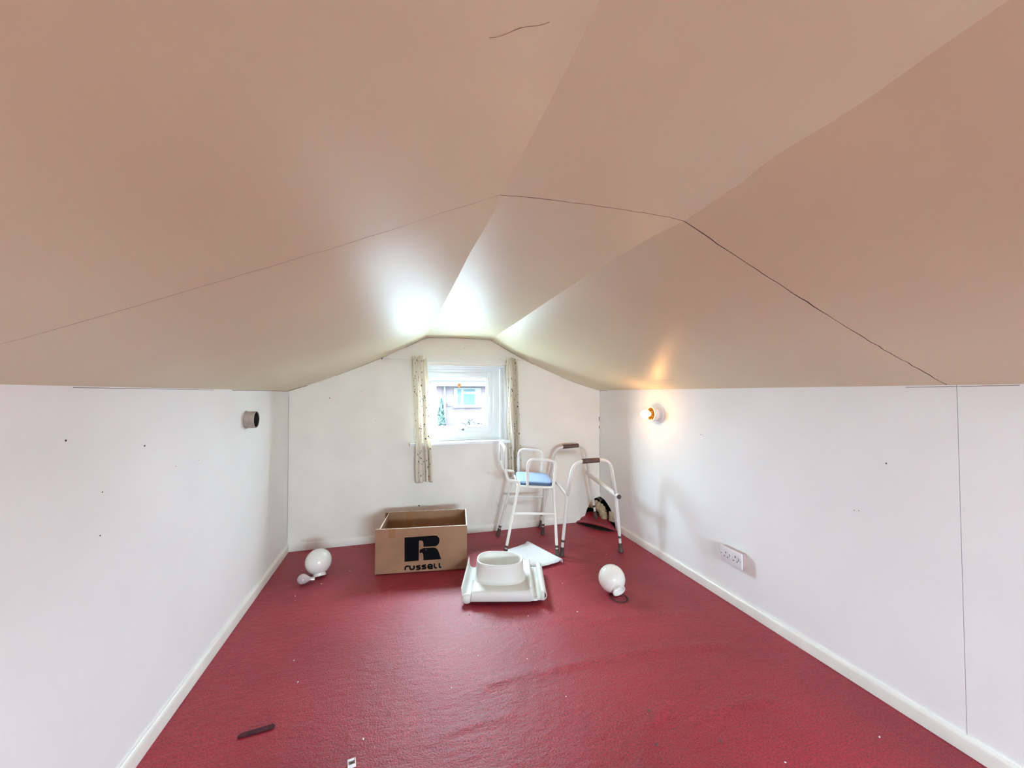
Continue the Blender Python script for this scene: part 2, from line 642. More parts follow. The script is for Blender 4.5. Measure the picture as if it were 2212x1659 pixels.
# carpet lifted off the floor in the broken corner: a fold over a painted dark patch
bm = bmesh.new()
FRONT = smooth_path([(1.555, 3.325, 0.0), (1.60, 3.20, 0), (1.655, 3.095, 0), (1.72, 3.035, 0), (1.80, 3.015, 0)], 8)
BACKC = smooth_path([(1.60, 3.338, 0.0), (1.66, 3.37, 0), (1.73, 3.38, 0), (1.80, 3.30, 0), (1.825, 3.16, 0)], 8)
rows = []
for k, (p, q) in enumerate(zip(FRONT, BACKC)):
    t = k / (len(FRONT) - 1)
    hf = 0.046 * math.sin(math.pi * min(1, 0.04 + t * 0.96)) ** 0.75
    hb = 0.075 * math.sin(math.pi * min(1, 0.10 + t * 0.80))
    row = []
    for j in range(11):
        w = j / 10
        c = p.lerp(q, w)
        z = hf + (hb - hf) * w - 0.020 * math.sin(math.pi * w) * math.sin(math.pi * t) + 0.004 * noise.noise(Vector((t * 5, w * 4, 2)))
        row.append(bm.verts.new((c.x, c.y, max(z, 0.004))))
    rows.append(row)
for r_, s_ in zip(rows, rows[1:]):
    for j in range(10):
        bm.faces.new((r_[j], s_[j], s_[j + 1], r_[j + 1]))
fold = rawobj('carpet_fold', bm, carpet, floor)
fold.modifiers.new('thick', 'SOLIDIFY').thickness = 0.007
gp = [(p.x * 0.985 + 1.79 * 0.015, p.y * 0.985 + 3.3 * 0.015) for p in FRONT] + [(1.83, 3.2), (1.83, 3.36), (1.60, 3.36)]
obj('fold_shade', prism(gp, 0.001, 0.0045, lambda u, v, w: (u, v, w)), void_shade_dark, floor)  # dark patch painted as the shade under the fold
rawobj('underfloor', boxbm(XL - 0.15, XR + 0.15, YR - 0.15, YB + 0.15, -0.14, -0.02), void_shade_dark, floor, smooth=False)

# ------------------------------------------------------------------ ceiling boards
ceiling = empty('ceiling', (0, 0, ZC), kind='structure')


def seam_y(x, amp=1.0):
    return SEAM + 0.004 * amp * noise.noise(Vector((x * 30, 2.0, 0))) + 0.002 * noise.noise(Vector((x * 90, 5.0, 0)))


def board(x_of, nx, y_of, ny, name='ceiling_board'):
    bm = bmesh.new()
    rows = []
    for j in range(ny + 1):
        row = []
        for i in range(nx + 1):
            u, w = i / nx, j / ny
            # iterate since the edge depends on y and the end depends on x
            y = y_of(0.5, w)
            x = x_of(u, y)
            y = y_of(x, w)
            x = x_of(u, y)
            row.append((x, y))
        rows.append(row)
    lo = [[bm.verts.new((x, y, EDGEZ(u0_, x, y) - ZC)) for u0_, (x, y) in zip([i / nx for i in range(nx + 1)], row)] for row in rows]
    hi = [[bm.verts.new((v.co.x, v.co.y, v.co.z + 0.012)) for v in row] for row in lo]
    for j in range(ny):
        for i in range(nx):
            bm.faces.new((lo[j][i], lo[j + 1][i], lo[j + 1][i + 1], lo[j][i + 1]))
    for row_a, row_b in ((lo[0], hi[0]), (hi[-1], lo[-1])):
        for i in range(nx):
            bm.faces.new((row_a[i], row_a[i + 1], row_b[i + 1], row_b[i])).material_index = 1
    me = bpy.data.meshes.new(name)
    bm.to_mesh(me)
    bm.free()
    me.materials.append(ceiling_paint)
    me.materials.append(joint_dark)
    o = link(name, me, ceiling, True)
    me.set_sharp_from_angle(angle=math.radians(50))
    return o


def EDGEZ(u, x, y):
    return ceil_z(x, y)


def gap_near(x):
    return 0.0010 + 0.0013 * max(0, 0.4 + noise.noise(Vector((x * 8, 0, 7))))


for kind in range(3):
    if kind == 0:
        xo = lambda u, y: XL - 0.02 + (edge_l(y) - 1e-5 - XL + 0.02) * u
        nx = 40
    elif kind == 1:
        xo = lambda u, y: edge_l(y) + (edge_r(y) - edge_l(y)) * u
        nx = 20
    else:
        xo = lambda u, y: edge_r(y) + 1e-5 + (XR + 0.02 - edge_r(y)) * u
        nx = 40
    g = 0.25 if kind == 0 else (0.5 if kind == 1 else 0.75)
    board(xo, nx, lambda x, w, g=g: YR - 0.02 + (seam_y(x) - g * gap_near(x) - YR + 0.02) * w, 60)
    board(xo, nx, lambda x, w, g=g: seam_y(x) + g * gap_near(x) + (YB + 0.02 - seam_y(x)) * w, 70)
# dark roof space just above the boards
bm = bmesh.new()
rxs = ticks(XL - 0.12, XR + 0.12, 30)
rys = (YR - 0.15, YB + 0.15)
lo = [[bm.verts.new((x, y, ceil_z(min(max(x, XL), XR), SEAM) + 0.03 - ZC - 0.45 * max(0, XL - x, x - XR))) for x in rxs] for y in rys]
for i in range(30):
    bm.faces.new((lo[0][i], lo[0][i + 1], lo[1][i + 1], lo[1][i]))
ext = bmesh.ops.extrude_face_region(bm, geom=bm.faces[:])
bmesh.ops.translate(bm, vec=(0, 0, 0.06), verts=[v for v in ext['geom'] if isinstance(v, bmesh.types.BMVert)])
obj('roof_backing', bm, joint_dark, ceiling)

# small cracks in the paint of the boards
bm = bmesh.new()
pts = []
for k in range(13):
    t = k / 12
    x, y = 0.10 + 0.075 * t, 0.448 - 0.008 * t + 0.002 * math.sin(9 * t)
    pts.append((x, y, ceil_z(x, y) - ZC))
ribbon(bm, pts, [0.0004 + (0.0011 if 4 < k < 7 else 0) for k in range(13)], (0.39, 0, -0.92), 0.0006)
obj('crack', bm, mat('faint_crack', (0.30, 0.22, 0.15), 0.9, 0.2, 40), ceiling)
bm = bmesh.new()
pts = []
for k in range(13):
    t = k / 12
    x, y = 1.625 + 0.01 * t, 2.26 - 0.20 * t
    pts.append((x, y, ceil_z(x, y) - ZC))
ribbon(bm, pts, [0.0012] * 13, (-0.39, 0, -0.92), 0.0006)
obj('crack', bm, mat('faint_crack', (0.30, 0.22, 0.15), 0.9, 0.2, 40), ceiling)


# ------------------------------------------------------------------ walls
def boolean_cut(o, cutters):
    for cbm in cutters:
        me = bpy.data.meshes.new('cut')
        cbm.to_mesh(me)
        cbm.free()
        co = bpy.data.objects.new('cut', me)
        C.objects.link(co)
        md = o.modifiers.new('b', 'BOOLEAN')
        md.operation = 'DIFFERENCE'
        md.solver = 'EXACT'
        md.object = co
        dg = bpy.context.evaluated_depsgraph_get()
        dg.update()
        nm = bpy.data.meshes.new_from_object(o.evaluated_get(dg))
        o.modifiers.clear()
        o.data = nm
        bpy.data.objects.remove(co)


def hole_cutter():
    bm = bmesh.new()
    bmesh.ops.create_icosphere(bm, subdivisions=3, radius=1.0)
    for v in bm.verts:
        n = 1 + 0.05 * noise.noise(v.co * 2.5)
        v.co = Vector((v.co.x * 0.165, v.co.y * 0.27, v.co.z * 0.215)) * n + Vector((1.815, 3.344, 0.0))
    bmesh.ops.recalc_face_normals(bm, faces=bm.faces[:])
    return bm


wall_left = obj('wall_left', boxbm(XL - 0.09, XL, YR - 0.1, YB + 0.1, -0.06, ZW + 0.012), wall_paint, kind='structure')
# right wall: two boards meeting at a seam
wall_right = empty('wall_right', (XR, SEAM - 0.025, 0), kind='structure')


def wall_board(y0, y1, cut=None):
    o = obj('wall_board', boxbm(XR, XR + 0.09, y0, y1, -0.06, ZW + 0.012, bev=0.0), wall_paint)
    if cut:
        bmesh.ops.recalc_face_normals(cut, faces=cut.faces[:])
        boolean_cut(o, [cut])
    o.data.transform(Matrix.Translation((-XR, -(SEAM - 0.025), 0)))
    o.parent = wall_right
    return o


SY = 0.8605
wall_board(YR - 0.1, SY - 0.0009)
wall_board(SY + 0.0009, YB + 0.1, hole_cutter())
obj('seam_backing', boxbm(0.012, 0.05, -0.02 + SY - (SEAM - 0.025), 0.02 + SY - (SEAM - 0.025), 0, ZW), joint_dark, wall_right)


def gable(name, y0, y1, hole):
    bm = bmesh.new()
    hx0, hx1, hz0, hz1 = hole or (0.4, 0.6, 0.4, 0.6)
    yy = YB if y0 > 0 else YR
    cols = sorted(set([XL - 0.09] + ticks(XL, XR, 40) + [XR + 0.09, hx0, hx1, edge_l(yy), edge_r(yy)]))
    top = [ceil_z(min(max(x, XL), XR), yy) + 0.014 for x in cols]
    poly = [(cols[0], -0.06)] + [(cols[-1], -0.06)] + [(x, z) for x, z in zip(cols[::-1], top[::-1])]
    bm = prism(poly, y0, y1, lambda u, v, w: (u, w, v))
    o = obj(name, bm, gable_paint, kind='structure')
    if hole is None:
        return o
    cut = boxbm(hx0, hx1, y0 - 0.3, y1 + 0.3, hz0, hz1)
    bmesh.ops.recalc_face_normals(cut, faces=cut.faces[:])
    boolean_cut(o, [cut] + ([hole_cutter()] if y0 > 0 else []))
    return o


wall_back = gable('wall_back', YB, YB + 0.16, (WX0, WX1, WZ0, WZ1))
wall_rear = gable('wall_rear', YR - 0.16, YR, (0.15, 1.45, 0.78, 1.20))
for o in (wall_back, wall_rear):
    if not o.data.materials:
        o.data.materials.append(gable_paint)

# dark space behind the broken corner
bm = prism([(1.45, YB + 0.155), (1.45, YB + 0.42), (XR + 0.40, YB + 0.42), (XR + 0.40, 2.85), (XR + 0.085, 2.85), (XR + 0.085, YB + 0.155)], -0.12, 0.42, lambda u, v, w: (u, v, w))
for f in list(bm.faces):
    c = f.calc_center_median()
    if abs(c.z - 0.15) < 0.05 and ((abs(c.x - XR - 0.085) < 0.01) or (abs(c.y - YB - 0.155) < 0.01)):
        bm.faces.remove(f)
cav = rawobj('corner_cavity', bm, void_shade_dark, wall_back, smooth=False)
cav.modifiers.new('s', 'SOLIDIFY').thickness = 0.004

# ------------------------------------------------------------------ skirting boards
SH, ST = 0.056, 0.015


def skirt_profile():
    return [(0, 0.0), (ST, 0.0), (ST, SH - 0.012), (ST - 0.003, SH - 0.005), (ST - 0.008, SH), (0, SH)]


b_left = obj('baseboard_left', prism(skirt_profile(), YR, YB - 0.001, lambda u, v, w: (XL + u, w, v + 0.001)), skirting_paint, kind='structure', autosmooth=40)
b_right = obj('baseboard_right', prism(skirt_profile(), YR, 3.03, lambda u, v, w: (XR - u, w, v + 0.001)), skirting_paint, kind='structure', autosmooth=40)
b_back = obj('baseboard_back', prism(skirt_profile(), XL, 1.60, lambda u, v, w: (w, YB - u, v + 0.001)), skirting_paint, kind='structure', autosmooth=40)


# ------------------------------------------------------------------ dirt lines along wall tops and corners
def wobble_line(a, b, n, amp, seed):
    A, B = Vector(a), Vector(b)
    out = []
    for k in range(n + 1):
        t = k / n
        p = A.lerp(B, t)
        p = p + Vector((noise.noise(Vector((t * 17, seed, 0))), noise.noise(Vector((t * 17, seed, 5))), noise.noise(Vector((t * 17, seed, 9))))) * amp
        out.append(p)
    return out


bm = bmesh.new()
pts = []
for k in range(41):
    x = XL + (XR - XL) * k / 40
    pts.append(Vector((x, YB - 0.0005, ceil_z(x, YB) - 0.002 + 0.002 * noise.noise(Vector((x * 20, 1, 1))))))
for a, b, w in ((0, 2, 0.004), (5, 11, 0.002), (13, 25, 0.0025), (25, 30, 0.003), (34, 40, 0.0015)):
    ribbon(bm, pts[a:b + 1], w, (0, -1, 0), 0.001)
obj('crack', bm, crack_mat, wall_back)
bm = bmesh.new()
for y0, y1, w, s in ((2.3, 3.34, 0.0028, 1), (1.3, 2.1, 0.0014, 2), (0.2, 0.9, 0.0016, 3)):
    ribbon(bm, wobble_line((XL + 0.001, y0, ZW - 0.004), (XL + 0.001, y1, ZW - 0.004), 24, 0.0012, s), w, (1, 0, 0), 0.001)
obj('crack', bm, crack_mat, wall_left)
bm = bmesh.new()
ribbon(bm, wobble_line((XL + 0.002, YB - 0.0015, 0.07), (XL + 0.002, YB - 0.0015, 1.2), 40, 0.0012, 4), 0.0016, (0.7, -0.7, 0), 0.001)
obj('corner_crack', bm, crack_mat, wall_left)
bm = bmesh.new()
for z0, z1, w in ((0.93, 0.97, 0.006), (0.86, 0.885, 0.006), (0.25, 0.8, 0.002)):
    ribbon(bm, [p - Vector((XR, SEAM - 0.025, 0)) for p in wobble_line((XR - 0.004, YB - 0.002, z0), (XR - 0.004, YB - 0.002, z1), 14, 0.0014, 6)], w, (-0.7, -0.7, 0), 0.001)
obj('corner_crack', bm, crack_mat, wall_right)
bm = bmesh.new()
ribbon(bm, [p - Vector((XR, SEAM - 0.025, 0)) for p in wobble_line((XR, 1.0, ZW - 0.006), (XR, 0.72, ZW - 0.004), 12, 0.001, 8)], 0.002, (-1, 0, 0), 0.001)
ribbon(bm, [p - Vector((XR, SEAM - 0.025, 0)) for p in wobble_line((XR, 3.34, ZW - 0.006), (XR, 3.2, ZW - 0.006), 12, 0.001, 8)], 0.003, (-1, 0, 0), 0.001)
obj('crack', bm, crack_mat, wall_right)


def spot(parent, off, p, n, r, stretch=1.0):
    r *= 0.75
    m = axis_matrix(Vector(p) - Vector(off), n)
    bm = lathe([(0, 0.0018), (r * 0.6, 0.0015), (r, 0.0)], 10)
    bmesh.ops.scale(bm, vec=(stretch, 1, 1), verts=bm.verts[:])
    bmesh.ops.transform(bm, matrix=m, verts=bm.verts[:])
    obj('nail_mark', bm, mark_mat, parent)


for y, z, r in ((1.283, 1.081, .004), (1.605, 1.026, .0045), (1.798, .923, .002), (1.972, .917, .002), (2.987, .66, .003), (1.415, .917, .0025), (1.41, .794, .003)):
    spot(wall_left, (0, 0, 0), (XL, y, z), (1, 0, 0), r)
for y, z, r in ((1.067, .921, .0042), (2.255, .921, .0022), (2.041, .933, .0035), (2.022, .932, .0025), (1.183, .707, .0025), (1.166, .71, .0025)):
    spot(wall_right, (XR, SEAM - 0.025, 0), (XR, y, z), (-1, 0, 0), r)
for x, z, r in ((-.542, 1.164, .005), (-.31, 1.214, .003), (.144, .268, .009), (.527, 1.588, .0035), (.495, 1.499, .0035), (.845, 1.503, .0035), (1.08, .46, .004), (-.2, .98, .0025)):
    spot(wall_back, (0, 0, 0), (x, YB, z), (0, -1, 0), r)

# ------------------------------------------------------------------ window
window_1 = empty('window_1', (0.49, YB, WZ0), kind='structure')
WO = Vector((0.49, YB, WZ0))


def wbox(name, x0, x1, y0, y1, z0, z1, m=None, bev=0.003, parent=None):
    bm = boxbm(x0 - WO.x, x1 - WO.x, y0 - WO.y, y1 - WO.y, z0 - WO.z, z1 - WO.z, bev=bev)
    return obj(name, bm, m or gloss_white, parent or window_1, autosmooth=30)


def frame4(name, x0, x1, z0, z1, wl, wr, wb, wt, y0, y1, parent=None, m=None, bev=0.003):
    bm = bmesh.new()
    for a in ((x0, x0 + wl, z0, z1), (x1 - wr, x1, z0, z1), (x0 + wl - 0.001, x1 - wr + 0.001, z0, z0 + wb), (x0 + wl - 0.001, x1 - wr + 0.001, z1 - wt, z1)):
        box(bm, a[0] - WO.x, a[1] - WO.x, y0 - WO.y, y1 - WO.y, a[2] - WO.z, a[3] - WO.z, bev)
    return obj(name, bm, m or gloss_white, parent or window_1, autosmooth=30)


# painted lining of the opening
frame4('reveal_lining', WX0, WX1, WZ0, WZ1, 0.008, 0.008, 0.006, 0.012, YB - 0.002, YB + 0.155, bev=0.001)
frame4('outer_frame', WX0 + 0.008, WX1 - 0.030, WZ0 + 0.006, WZ1 - 0.012, 0.07, 0.08, 0.08, 0.055, YB + 0.075, YB + 0.13)
frame4('frame_bead', WX0 + 0.008, WX1 - 0.008, WZ0 + 0.006, WZ1 - 0.012, 0.014, 0.022, 0.012, 0.016, YB + 0.06, YB + 0.075, bev=0.002)
sash = frame4('sash', 0.165, 0.788, 0.855, 1.386, 0.055, 0.045, 0.048, 0.045, YB + 0.066, YB + 0.105)
frame4('glazing_bead', 0.218, 0.745, 0.901, 1.343, 0.013, 0.013, 0.013, 0.013, YB + 0.080, YB + 0.1, parent=sash, bev=0.002)
wbox('pane', 0.222, 0.742, YB + 0.092, YB + 0.096, 0.905, 1.339, dimming_pane, 0, sash)
# latch on the bottom rail
lx, lz = 0.508, 0.884
hb = wbox('latch', lx - 0.02, lx + 0.02, YB + 0.058, YB + 0.067, lz - 0.012, lz + 0.012, gloss_white, 0.002, sash)
obj('stay_peg', tubebm([(lx - WO.x + 0.012, 0.066, lz - WO.z - 0.002), (lx - WO.x + 0.012, 0.045, lz - WO.z - 0.002)], 0.009, 12), steel_dark, window_1)
obj('latch_handle', tubebm(fillet([(lx - WO.x, 0.06, lz - WO.z), (lx - WO.x - 0.005, 0.045, lz - WO.z), (lx - WO.x + 0.004, 0.042, lz - WO.z + 0.035)], 0.008), 0.0055, 10), gloss_white, window_1, smooth=True)
wbox('stay_bar', lx + 0.02, lx + 0.16, YB + 0.060, YB + 0.067, lz + 0.012, lz + 0.020, gloss_white, 0.001, sash)
# sill board and pelmet batten
wbox('window_sill', 0.068, 0.928, YB - 0.055, YB + 0.075, WZ0 - 0.022, WZ0 + 0.004, gloss_white, 0.005)
wbox('head_batten', 0.10, 0.93, YB - 0.012, YB - 0.0005, 1.446, 1.490, gable_paint, 0.003)
wbox('batten_bead', 0.10, 0.93, YB - 0.018, YB - 0.0125, 1.462, 1.470, gloss_white, 0.002)
wbox('side_casing', WX1 + 0.001, 0.925, YB - 0.010, YB - 0.0005, WZ0 + 0.006, 1.446, gloss_white, 0.003)

st = empty('orange_disc', (0.492, YB + 0.0905, 1.268), 0, 'small round orange disc on the window pane', 'disc')  # flat two-tone orange disc set against the pane
obj('disc_face', lathe([(0, 0), (0.019, 0), (0.019, 0.0012), (0, 0.0012)], 24, axis_matrix((0, 0, 0), (0, -1, 0))), orange_face, st)
obj('disc_centre', lathe([(0, 0.0012), (0.008, 0.0012), (0.008, 0.0018), (0, 0.0018)], 16, axis_matrix((0, 0, 0), (0, -1, 0))), orange_dark, st)

# added fill window, unseen in the rear gable: lets in more overcast daylight
fill_window = empty('fill_window', (0.80, YR, 0.78), kind='structure')
bm = bmesh.new()
for a in ((-0.65, -0.62, 0, 0.42), (0.62, 0.65, 0, 0.42), (-0.62, 0.62, 0, 0.03), (-0.62, 0.62, 0.39, 0.42), (-0.02, 0.02, 0.03, 0.39)):
    box(bm, a[0], a[1], -0.12, -0.06, a[2], a[3], 0.003)
obj('window_frame', bm, gloss_white, fill_window, autosmooth=30)
for x0, x1 in ((-0.625, -0.015), (0.015, 0.625)):
    obj('pane', boxbm(x0, x1, -0.095, -0.091, 0.025, 0.395), pane_glass, fill_window)


# ------------------------------------------------------------------ curtains
def curtain(label, x_top, x_bot, z0, z1, lobes, seed, tie=0.0):
    root_x = (x_bot[0] + x_bot[1]) / 2
    y_c = YB - 0.068
    bm = bmesh.new()
    uvl = bm.loops.layers.uv.new('UVMap')
    nx, nz = 72, 60
    rows = []
    for j in range(nz + 1):
        w = j / nz
        z = z1 + (z0 - z1) * w
        row = []
        for i in range(nx + 1):
            u = i / nx
            a = x_top[0] + (x_bot[0] - x_top[0]) * w
            b = x_top[1] + (x_bot[1] - x_top[1]) * w
            wav = math.sin(2 * math.pi * lobes * (u + 0.10 * math.sin(5 * u + seed + 1.5 * w)) + seed + 0.7 * math.sin(2.5 * w + seed))
            wav2 = math.sin(2 * math.pi * lobes * 2.3 * u + 1.7 * seed)
            amp = 0.016 + 0.005 * w
            pinch = 1.0 + 0.5 * math.exp(-w * 30)
            x = a + (b - a) * (u + 0.28 / lobes * math.sin(4 * math.pi * lobes * u + 2 * seed) * 0.35) + 0.010 * noise.noise(Vector((u * 2, w * 4, seed)))
            y = y_c + amp * wav * pinch + 0.004 * wav2 + 0.006 * noise.noise(Vector((u * 3, w * 3, seed + 4)))
            zz = z + 0.006 * noise.noise(Vector((u * 9, seed, 0))) * (1 if j in (0, nz) else 0) + (0.014 * math.sin(3.1 * math.pi * lobes * u + seed) if j == 0 else 0)
            row.append(bm.verts.new((x - root_x, y - y_c, zz - z0)))
        rows.append(row)
    for j in range(nz):
        for i in range(nx):
            f = bm.faces.new((rows[j][i], rows[j + 1][i], rows[j + 1][i + 1], rows[j][i + 1]))
            for l, (ii, jj) in zip(f.loops, ((i, j), (i, j + 1), (i + 1, j + 1), (i + 1, j))):
                l[uvl].uv = (ii / nx * 0.34, 1.0 - jj / nz * 1.02)
    e = empty('curtain', (root_x, y_c, z0), 0, label, 'curtain', group='curtains either side of the small window')
    o = rawobj('cloth', bm, curtain_cloth, e)
    sd = o.modifiers.new('thick', 'SOLIDIFY')
    sd.thickness = 0.0016
    # gathered heading with hooks on the wire
    n = 4
    for k in range(n):
        x = x_top[0] + (x_top[1] - x_top[0]) * (k + 0.5) / n - root_x
        obj('curtain_hook', tubebm(fillet([(x, 0.012, z1 - z0 - 0.03), (x, 0.03, z1 - z0 - 0.012), (x, 0.045, z1 - z0 - 0.012), (x, 0.050, z1 - z0 - 0.03)], 0.006, 4), 0.0016, 6), steel_dark, e)
    return e


curtain('cream sprigged curtain hanging at the left of the window', (0.083, 0.193), (0.112, 0.245), 0.472, 1.492, 2.6, 0.6)
curtain('cream sprigged curtain at the right of the window behind the stool', (0.882, 0.978), (0.912, 1.012), 0.468, 1.496, 2.4, 2.1)
# white tie-back cord hanging from the right curtain heading
obj('tie_cord', tubebm(smooth_path([(0.897, YB - 0.098, 1.45), (0.905, YB - 0.10, 1.30), (0.900, YB - 0.101, 1.12), (0.912, YB - 0.101, 0.98), (0.925, YB - 0.10, 0.84), (0.935, YB - 0.099, 0.70)], 6), 0.0045, 8), ivory_tube, smooth=True)
tag(bpy.data.objects['tie_cord'], 'white cord hanging down the inner edge of the right curtain', 'cord')
# wire the curtains hang on
tag(obj('curtain_wire', tubebm([(-0.152, YB - 0.020, 1.482), (0.08, YB - 0.020, 1.480), (0.5, YB - 0.020, 1.478), (0.98, YB - 0.020, 1.484), (1.102, YB - 0.020, 1.492)], 0.0016, 8), gloss_white, smooth=True), 'thin white wire carrying the two curtains above the window', 'wire')
for x, z, lab in ((-0.152, 1.493, 'small brown cup hook screwed in the wall left of the curtains'), (1.102, 1.503, 'small brown cup hook screwed in the wall right of the curtains')):
    h = empty('cup_hook', (x, YB, z), 0, lab, 'hook', group='cup hooks for the curtain wire')
    obj('hook_plate', lathe([(0, 0), (0.008, 0), (0.007, 0.003), (0, 0.003)], 12, axis_matrix((0, 0, 0), (0, -1, 0))), steel_dark, h)
    obj('hook_arm', tubebm(fillet([(0, -0.002, 0), (0, -0.020, 0), (0, -0.026, -0.014), (0, -0.014, -0.018), (0, -0.012, -0.008)], 0.008, 4), 0.0028, 8), steel_dark, h, smooth=True)


# ------------------------------------------------------------------ cardboard box
BOX_RZ = math.atan2(-0.1375, 0.9905)
BW, BD, BH, BT = 0.603, 0.372, 0.293, 0.006
cb = empty('cardboard_box', (-0.163, 2.746, 0.006), BOX_RZ, 'open brown cardboard box printed with a black eagle R logo', 'box')


def ragged_panel(name, p0, p1, nrm, h, seed, lean=0.0, torn=0.004):
    """upright sheet from p0 to p1 with an uneven cut top edge"""
    bm = bmesh.new()
    n = 40
    P0, P1, N = Vector(p0), Vector(p1), Vector(nrm)
    fr, bk = [], []
    for k in range(n + 1):
        t = k / n
        base = P0.lerp(P1, t)
        top = h + torn * noise.noise(Vector((t * 14, seed, 0))) + torn * 0.5 * noise.noise(Vector((t * 45, seed, 3)))
        hs = (0.0, 0.5, 0.9, 1.0)
        fr.append([bm.verts.new(base + Vector((0, 0, top * q)) + N * (lean * q * q)) for q in hs])
        bk.append([bm.verts.new(base + Vector((0, 0, top * q)) + N * (lean * q * q + BT)) for q in hs])
    for k in range(n):
        for q in range(3):
            bm.faces.new((fr[k][q], fr[k + 1][q], fr[k + 1][q + 1], fr[k][q + 1]))
            bm.faces.new((bk[k][q], bk[k][q + 1], bk[k + 1][q + 1], bk[k + 1][q]))
        bm.faces.new((fr[k][3], fr[k + 1][3], bk[k + 1][3], bk[k][3])).material_index = 1
        bm.faces.new((fr[k][0], bk[k][0], bk[k + 1][0], fr[k + 1][0]))
    for k, s in ((0, 1), (n, -1)):
        for q in range(3):
            bm.faces.new((fr[k][q], fr[k][q + 1], bk[k][q + 1], bk[k][q]))
    o = obj(name, bm, card_brown, cb)
    o.data.materials.append(card_edge)
    return o


front = ragged_panel('front_panel', (0, 0, 0), (BW, 0, 0), (0, 1, 0), BH, 1, 0, 0.0025)
back = ragged_panel('back_panel', (0.0, BD, 0), (BW, BD, 0), (0, -1, 0), BH + 0.002, 2, 0.0, 0.003)
left = ragged_panel('side_panel', (0, BT, 0), (0, BD - BT, 0), (1, 0, 0), BH + 0.002, 3, 0.028, 0.006)
right = ragged_panel('side_panel', (BW, BT, 0), (BW, BD - BT, 0), (-1, 0, 0), BH + 0.001, 4, 0.0, 0.004)
obj('bottom_panel', boxbm(0.002, BW - 0.002, 0.002, BD - 0.002, 0.0, 0.006), card_brown, cb)
obj('tape', boxbm(0.155, 0.20, BD - BT - 0.0008, BD - BT - 0.0001, 0.02, BH - 0.002), tape_brown, back)
obj('tape', boxbm(0.085, 0.128, -0.0006, 0.0004, BH - 0.062, BH - 0.004), tape_brown, front)
STEM = [(0.1888, 0.2353), (0.3848, 0.2386), (0.3997, 0.2367), (0.4103, 0.2276), (0.4167, 0.2165), (0.4189, 0.2046), (0.4168, 0.1918), (0.4114, 0.1803), (0.4029, 0.1711), (0.3923, 0.1664), (0.3129, 0.1671), (0.3118, 0.1945), (0.3087, 0.2043), (0.3023, 0.2089), (0.2834, 0.2106), (0.2816, 0.0769), (0.1893, 0.0753)]
EAGLE = [(0.3119, 0.1593), (0.3785, 0.159), (0.3913, 0.1557), (0.4019, 0.1476), (0.4094, 0.1375), (0.4297, 0.0784), (0.3131, 0.0775), (0.3114, 0.1134), (0.3088, 0.1243), (0.3025, 0.1289), (0.2941, 0.1283), (0.2878, 0.1244), (0.2867, 0.1362), (0.2888, 0.1468), (0.294, 0.1518), (0.3045, 0.1554)]
fmap = lambda u, v, w: (u, w, v - 0.004)
logo = obj('printed_logo', prism(STEM, -0.0006, 0.0002, fmap), print_black, front)
obj('eagle_head', prism(EAGLE, -0.0006, 0.0002, fmap), print_black, front)
obj('eagle_eye', prism([(0.3299 + 0.0028 * math.cos(a), 0.1465 + 0.0018 * math.sin(a)) for a in [k * math.pi / 5 for k in range(10)]], -0.0009, -0.0005, fmap), print_eye, front)
LETTERS = {
    'letter_r': [[(0.194, 0.020), (0.194, 0.0369), (0.1991, 0.0436), (0.2179, 0.046)]],
    'letter_u': [[(0.2231, 0.0477), (0.2252, 0.0285), (0.2325, 0.0217), (0.2451, 0.0224), (0.2513, 0.0279), (0.2513, 0.0459)]],
    'letter_s': [[(0.2932, 0.0432), (0.2733, 0.0424), (0.268, 0.0381), (0.2722, 0.0329), (0.2869, 0.0315), (0.2911, 0.0264), (0.2869, 0.0213), (0.2649, 0.0196)],
                 [(0.33, 0.0445), (0.31, 0.0437), (0.3048, 0.0393), (0.309, 0.0341), (0.3237, 0.0328), (0.328, 0.0276), (0.3237, 0.0225), (0.3016, 0.0208)]],
    'letter_e': [[(0.3438, 0.0325), (0.3702, 0.0325), (0.3691, 0.0412), (0.3617, 0.0457), (0.349, 0.0454), (0.3427, 0.039), (0.3431, 0.0273), (0.3512, 0.0214), (0.3745, 0.0214)]],
    'letter_l': [[(0.384, 0.0523), (0.385, 0.0282), (0.3908, 0.0227), (0.402, 0.0228)], [(0.4169, 0.0523), (0.4173, 0.0282), (0.4229, 0.0232), (0.4308, 0.0237)]],
}


def stroke(pts, w):
    P = [Vector((a, b, 0)) for a, b in pts]
    L, R = [], []
    for i, p in enumerate(P):
        d1 = (P[i] - P[i - 1]).normalized() if i else (P[1] - P[0]).normalized()
        d2 = (P[i + 1] - P[i]).normalized() if i < len(P) - 1 else d1
        t = (d1 + d2).normalized()
        n = Vector((-t.y, t.x, 0))
        k = w / 2 / max(0.6, n.dot(Vector((-d1.y, d1.x, 0))))
        L.append(p + n * k)
        R.append(p - n * k)
    bm = bmesh.new()
    rows = []
    for l, r in zip(L, R):
        rows.append([bm.verts.new(fmap(q.x, q.y, y)) for q in (l, r) for y in (-0.0006, 0.0002)])
    for a, b in zip(rows, rows[1:]):
        bm.faces.new((a[0], b[0], b[2], a[2]))
        bm.faces.new((a[1], a[3], b[3], b[1]))
        bm.faces.new((a[0], a[1], b[1], b[0]))
        bm.faces.new((a[2], b[2], b[3], a[3]))
    bm.faces.new((rows[0][0], rows[0][2], rows[0][3], rows[0][1]))
    bm.faces.new((rows[-1][0], rows[-1][1], rows[-1][3], rows[-1][2]))
    return bm


for nm, lst in LETTERS.items():
    for pts in lst:
        obj(nm, stroke(pts, 0.0100), print_black, front)

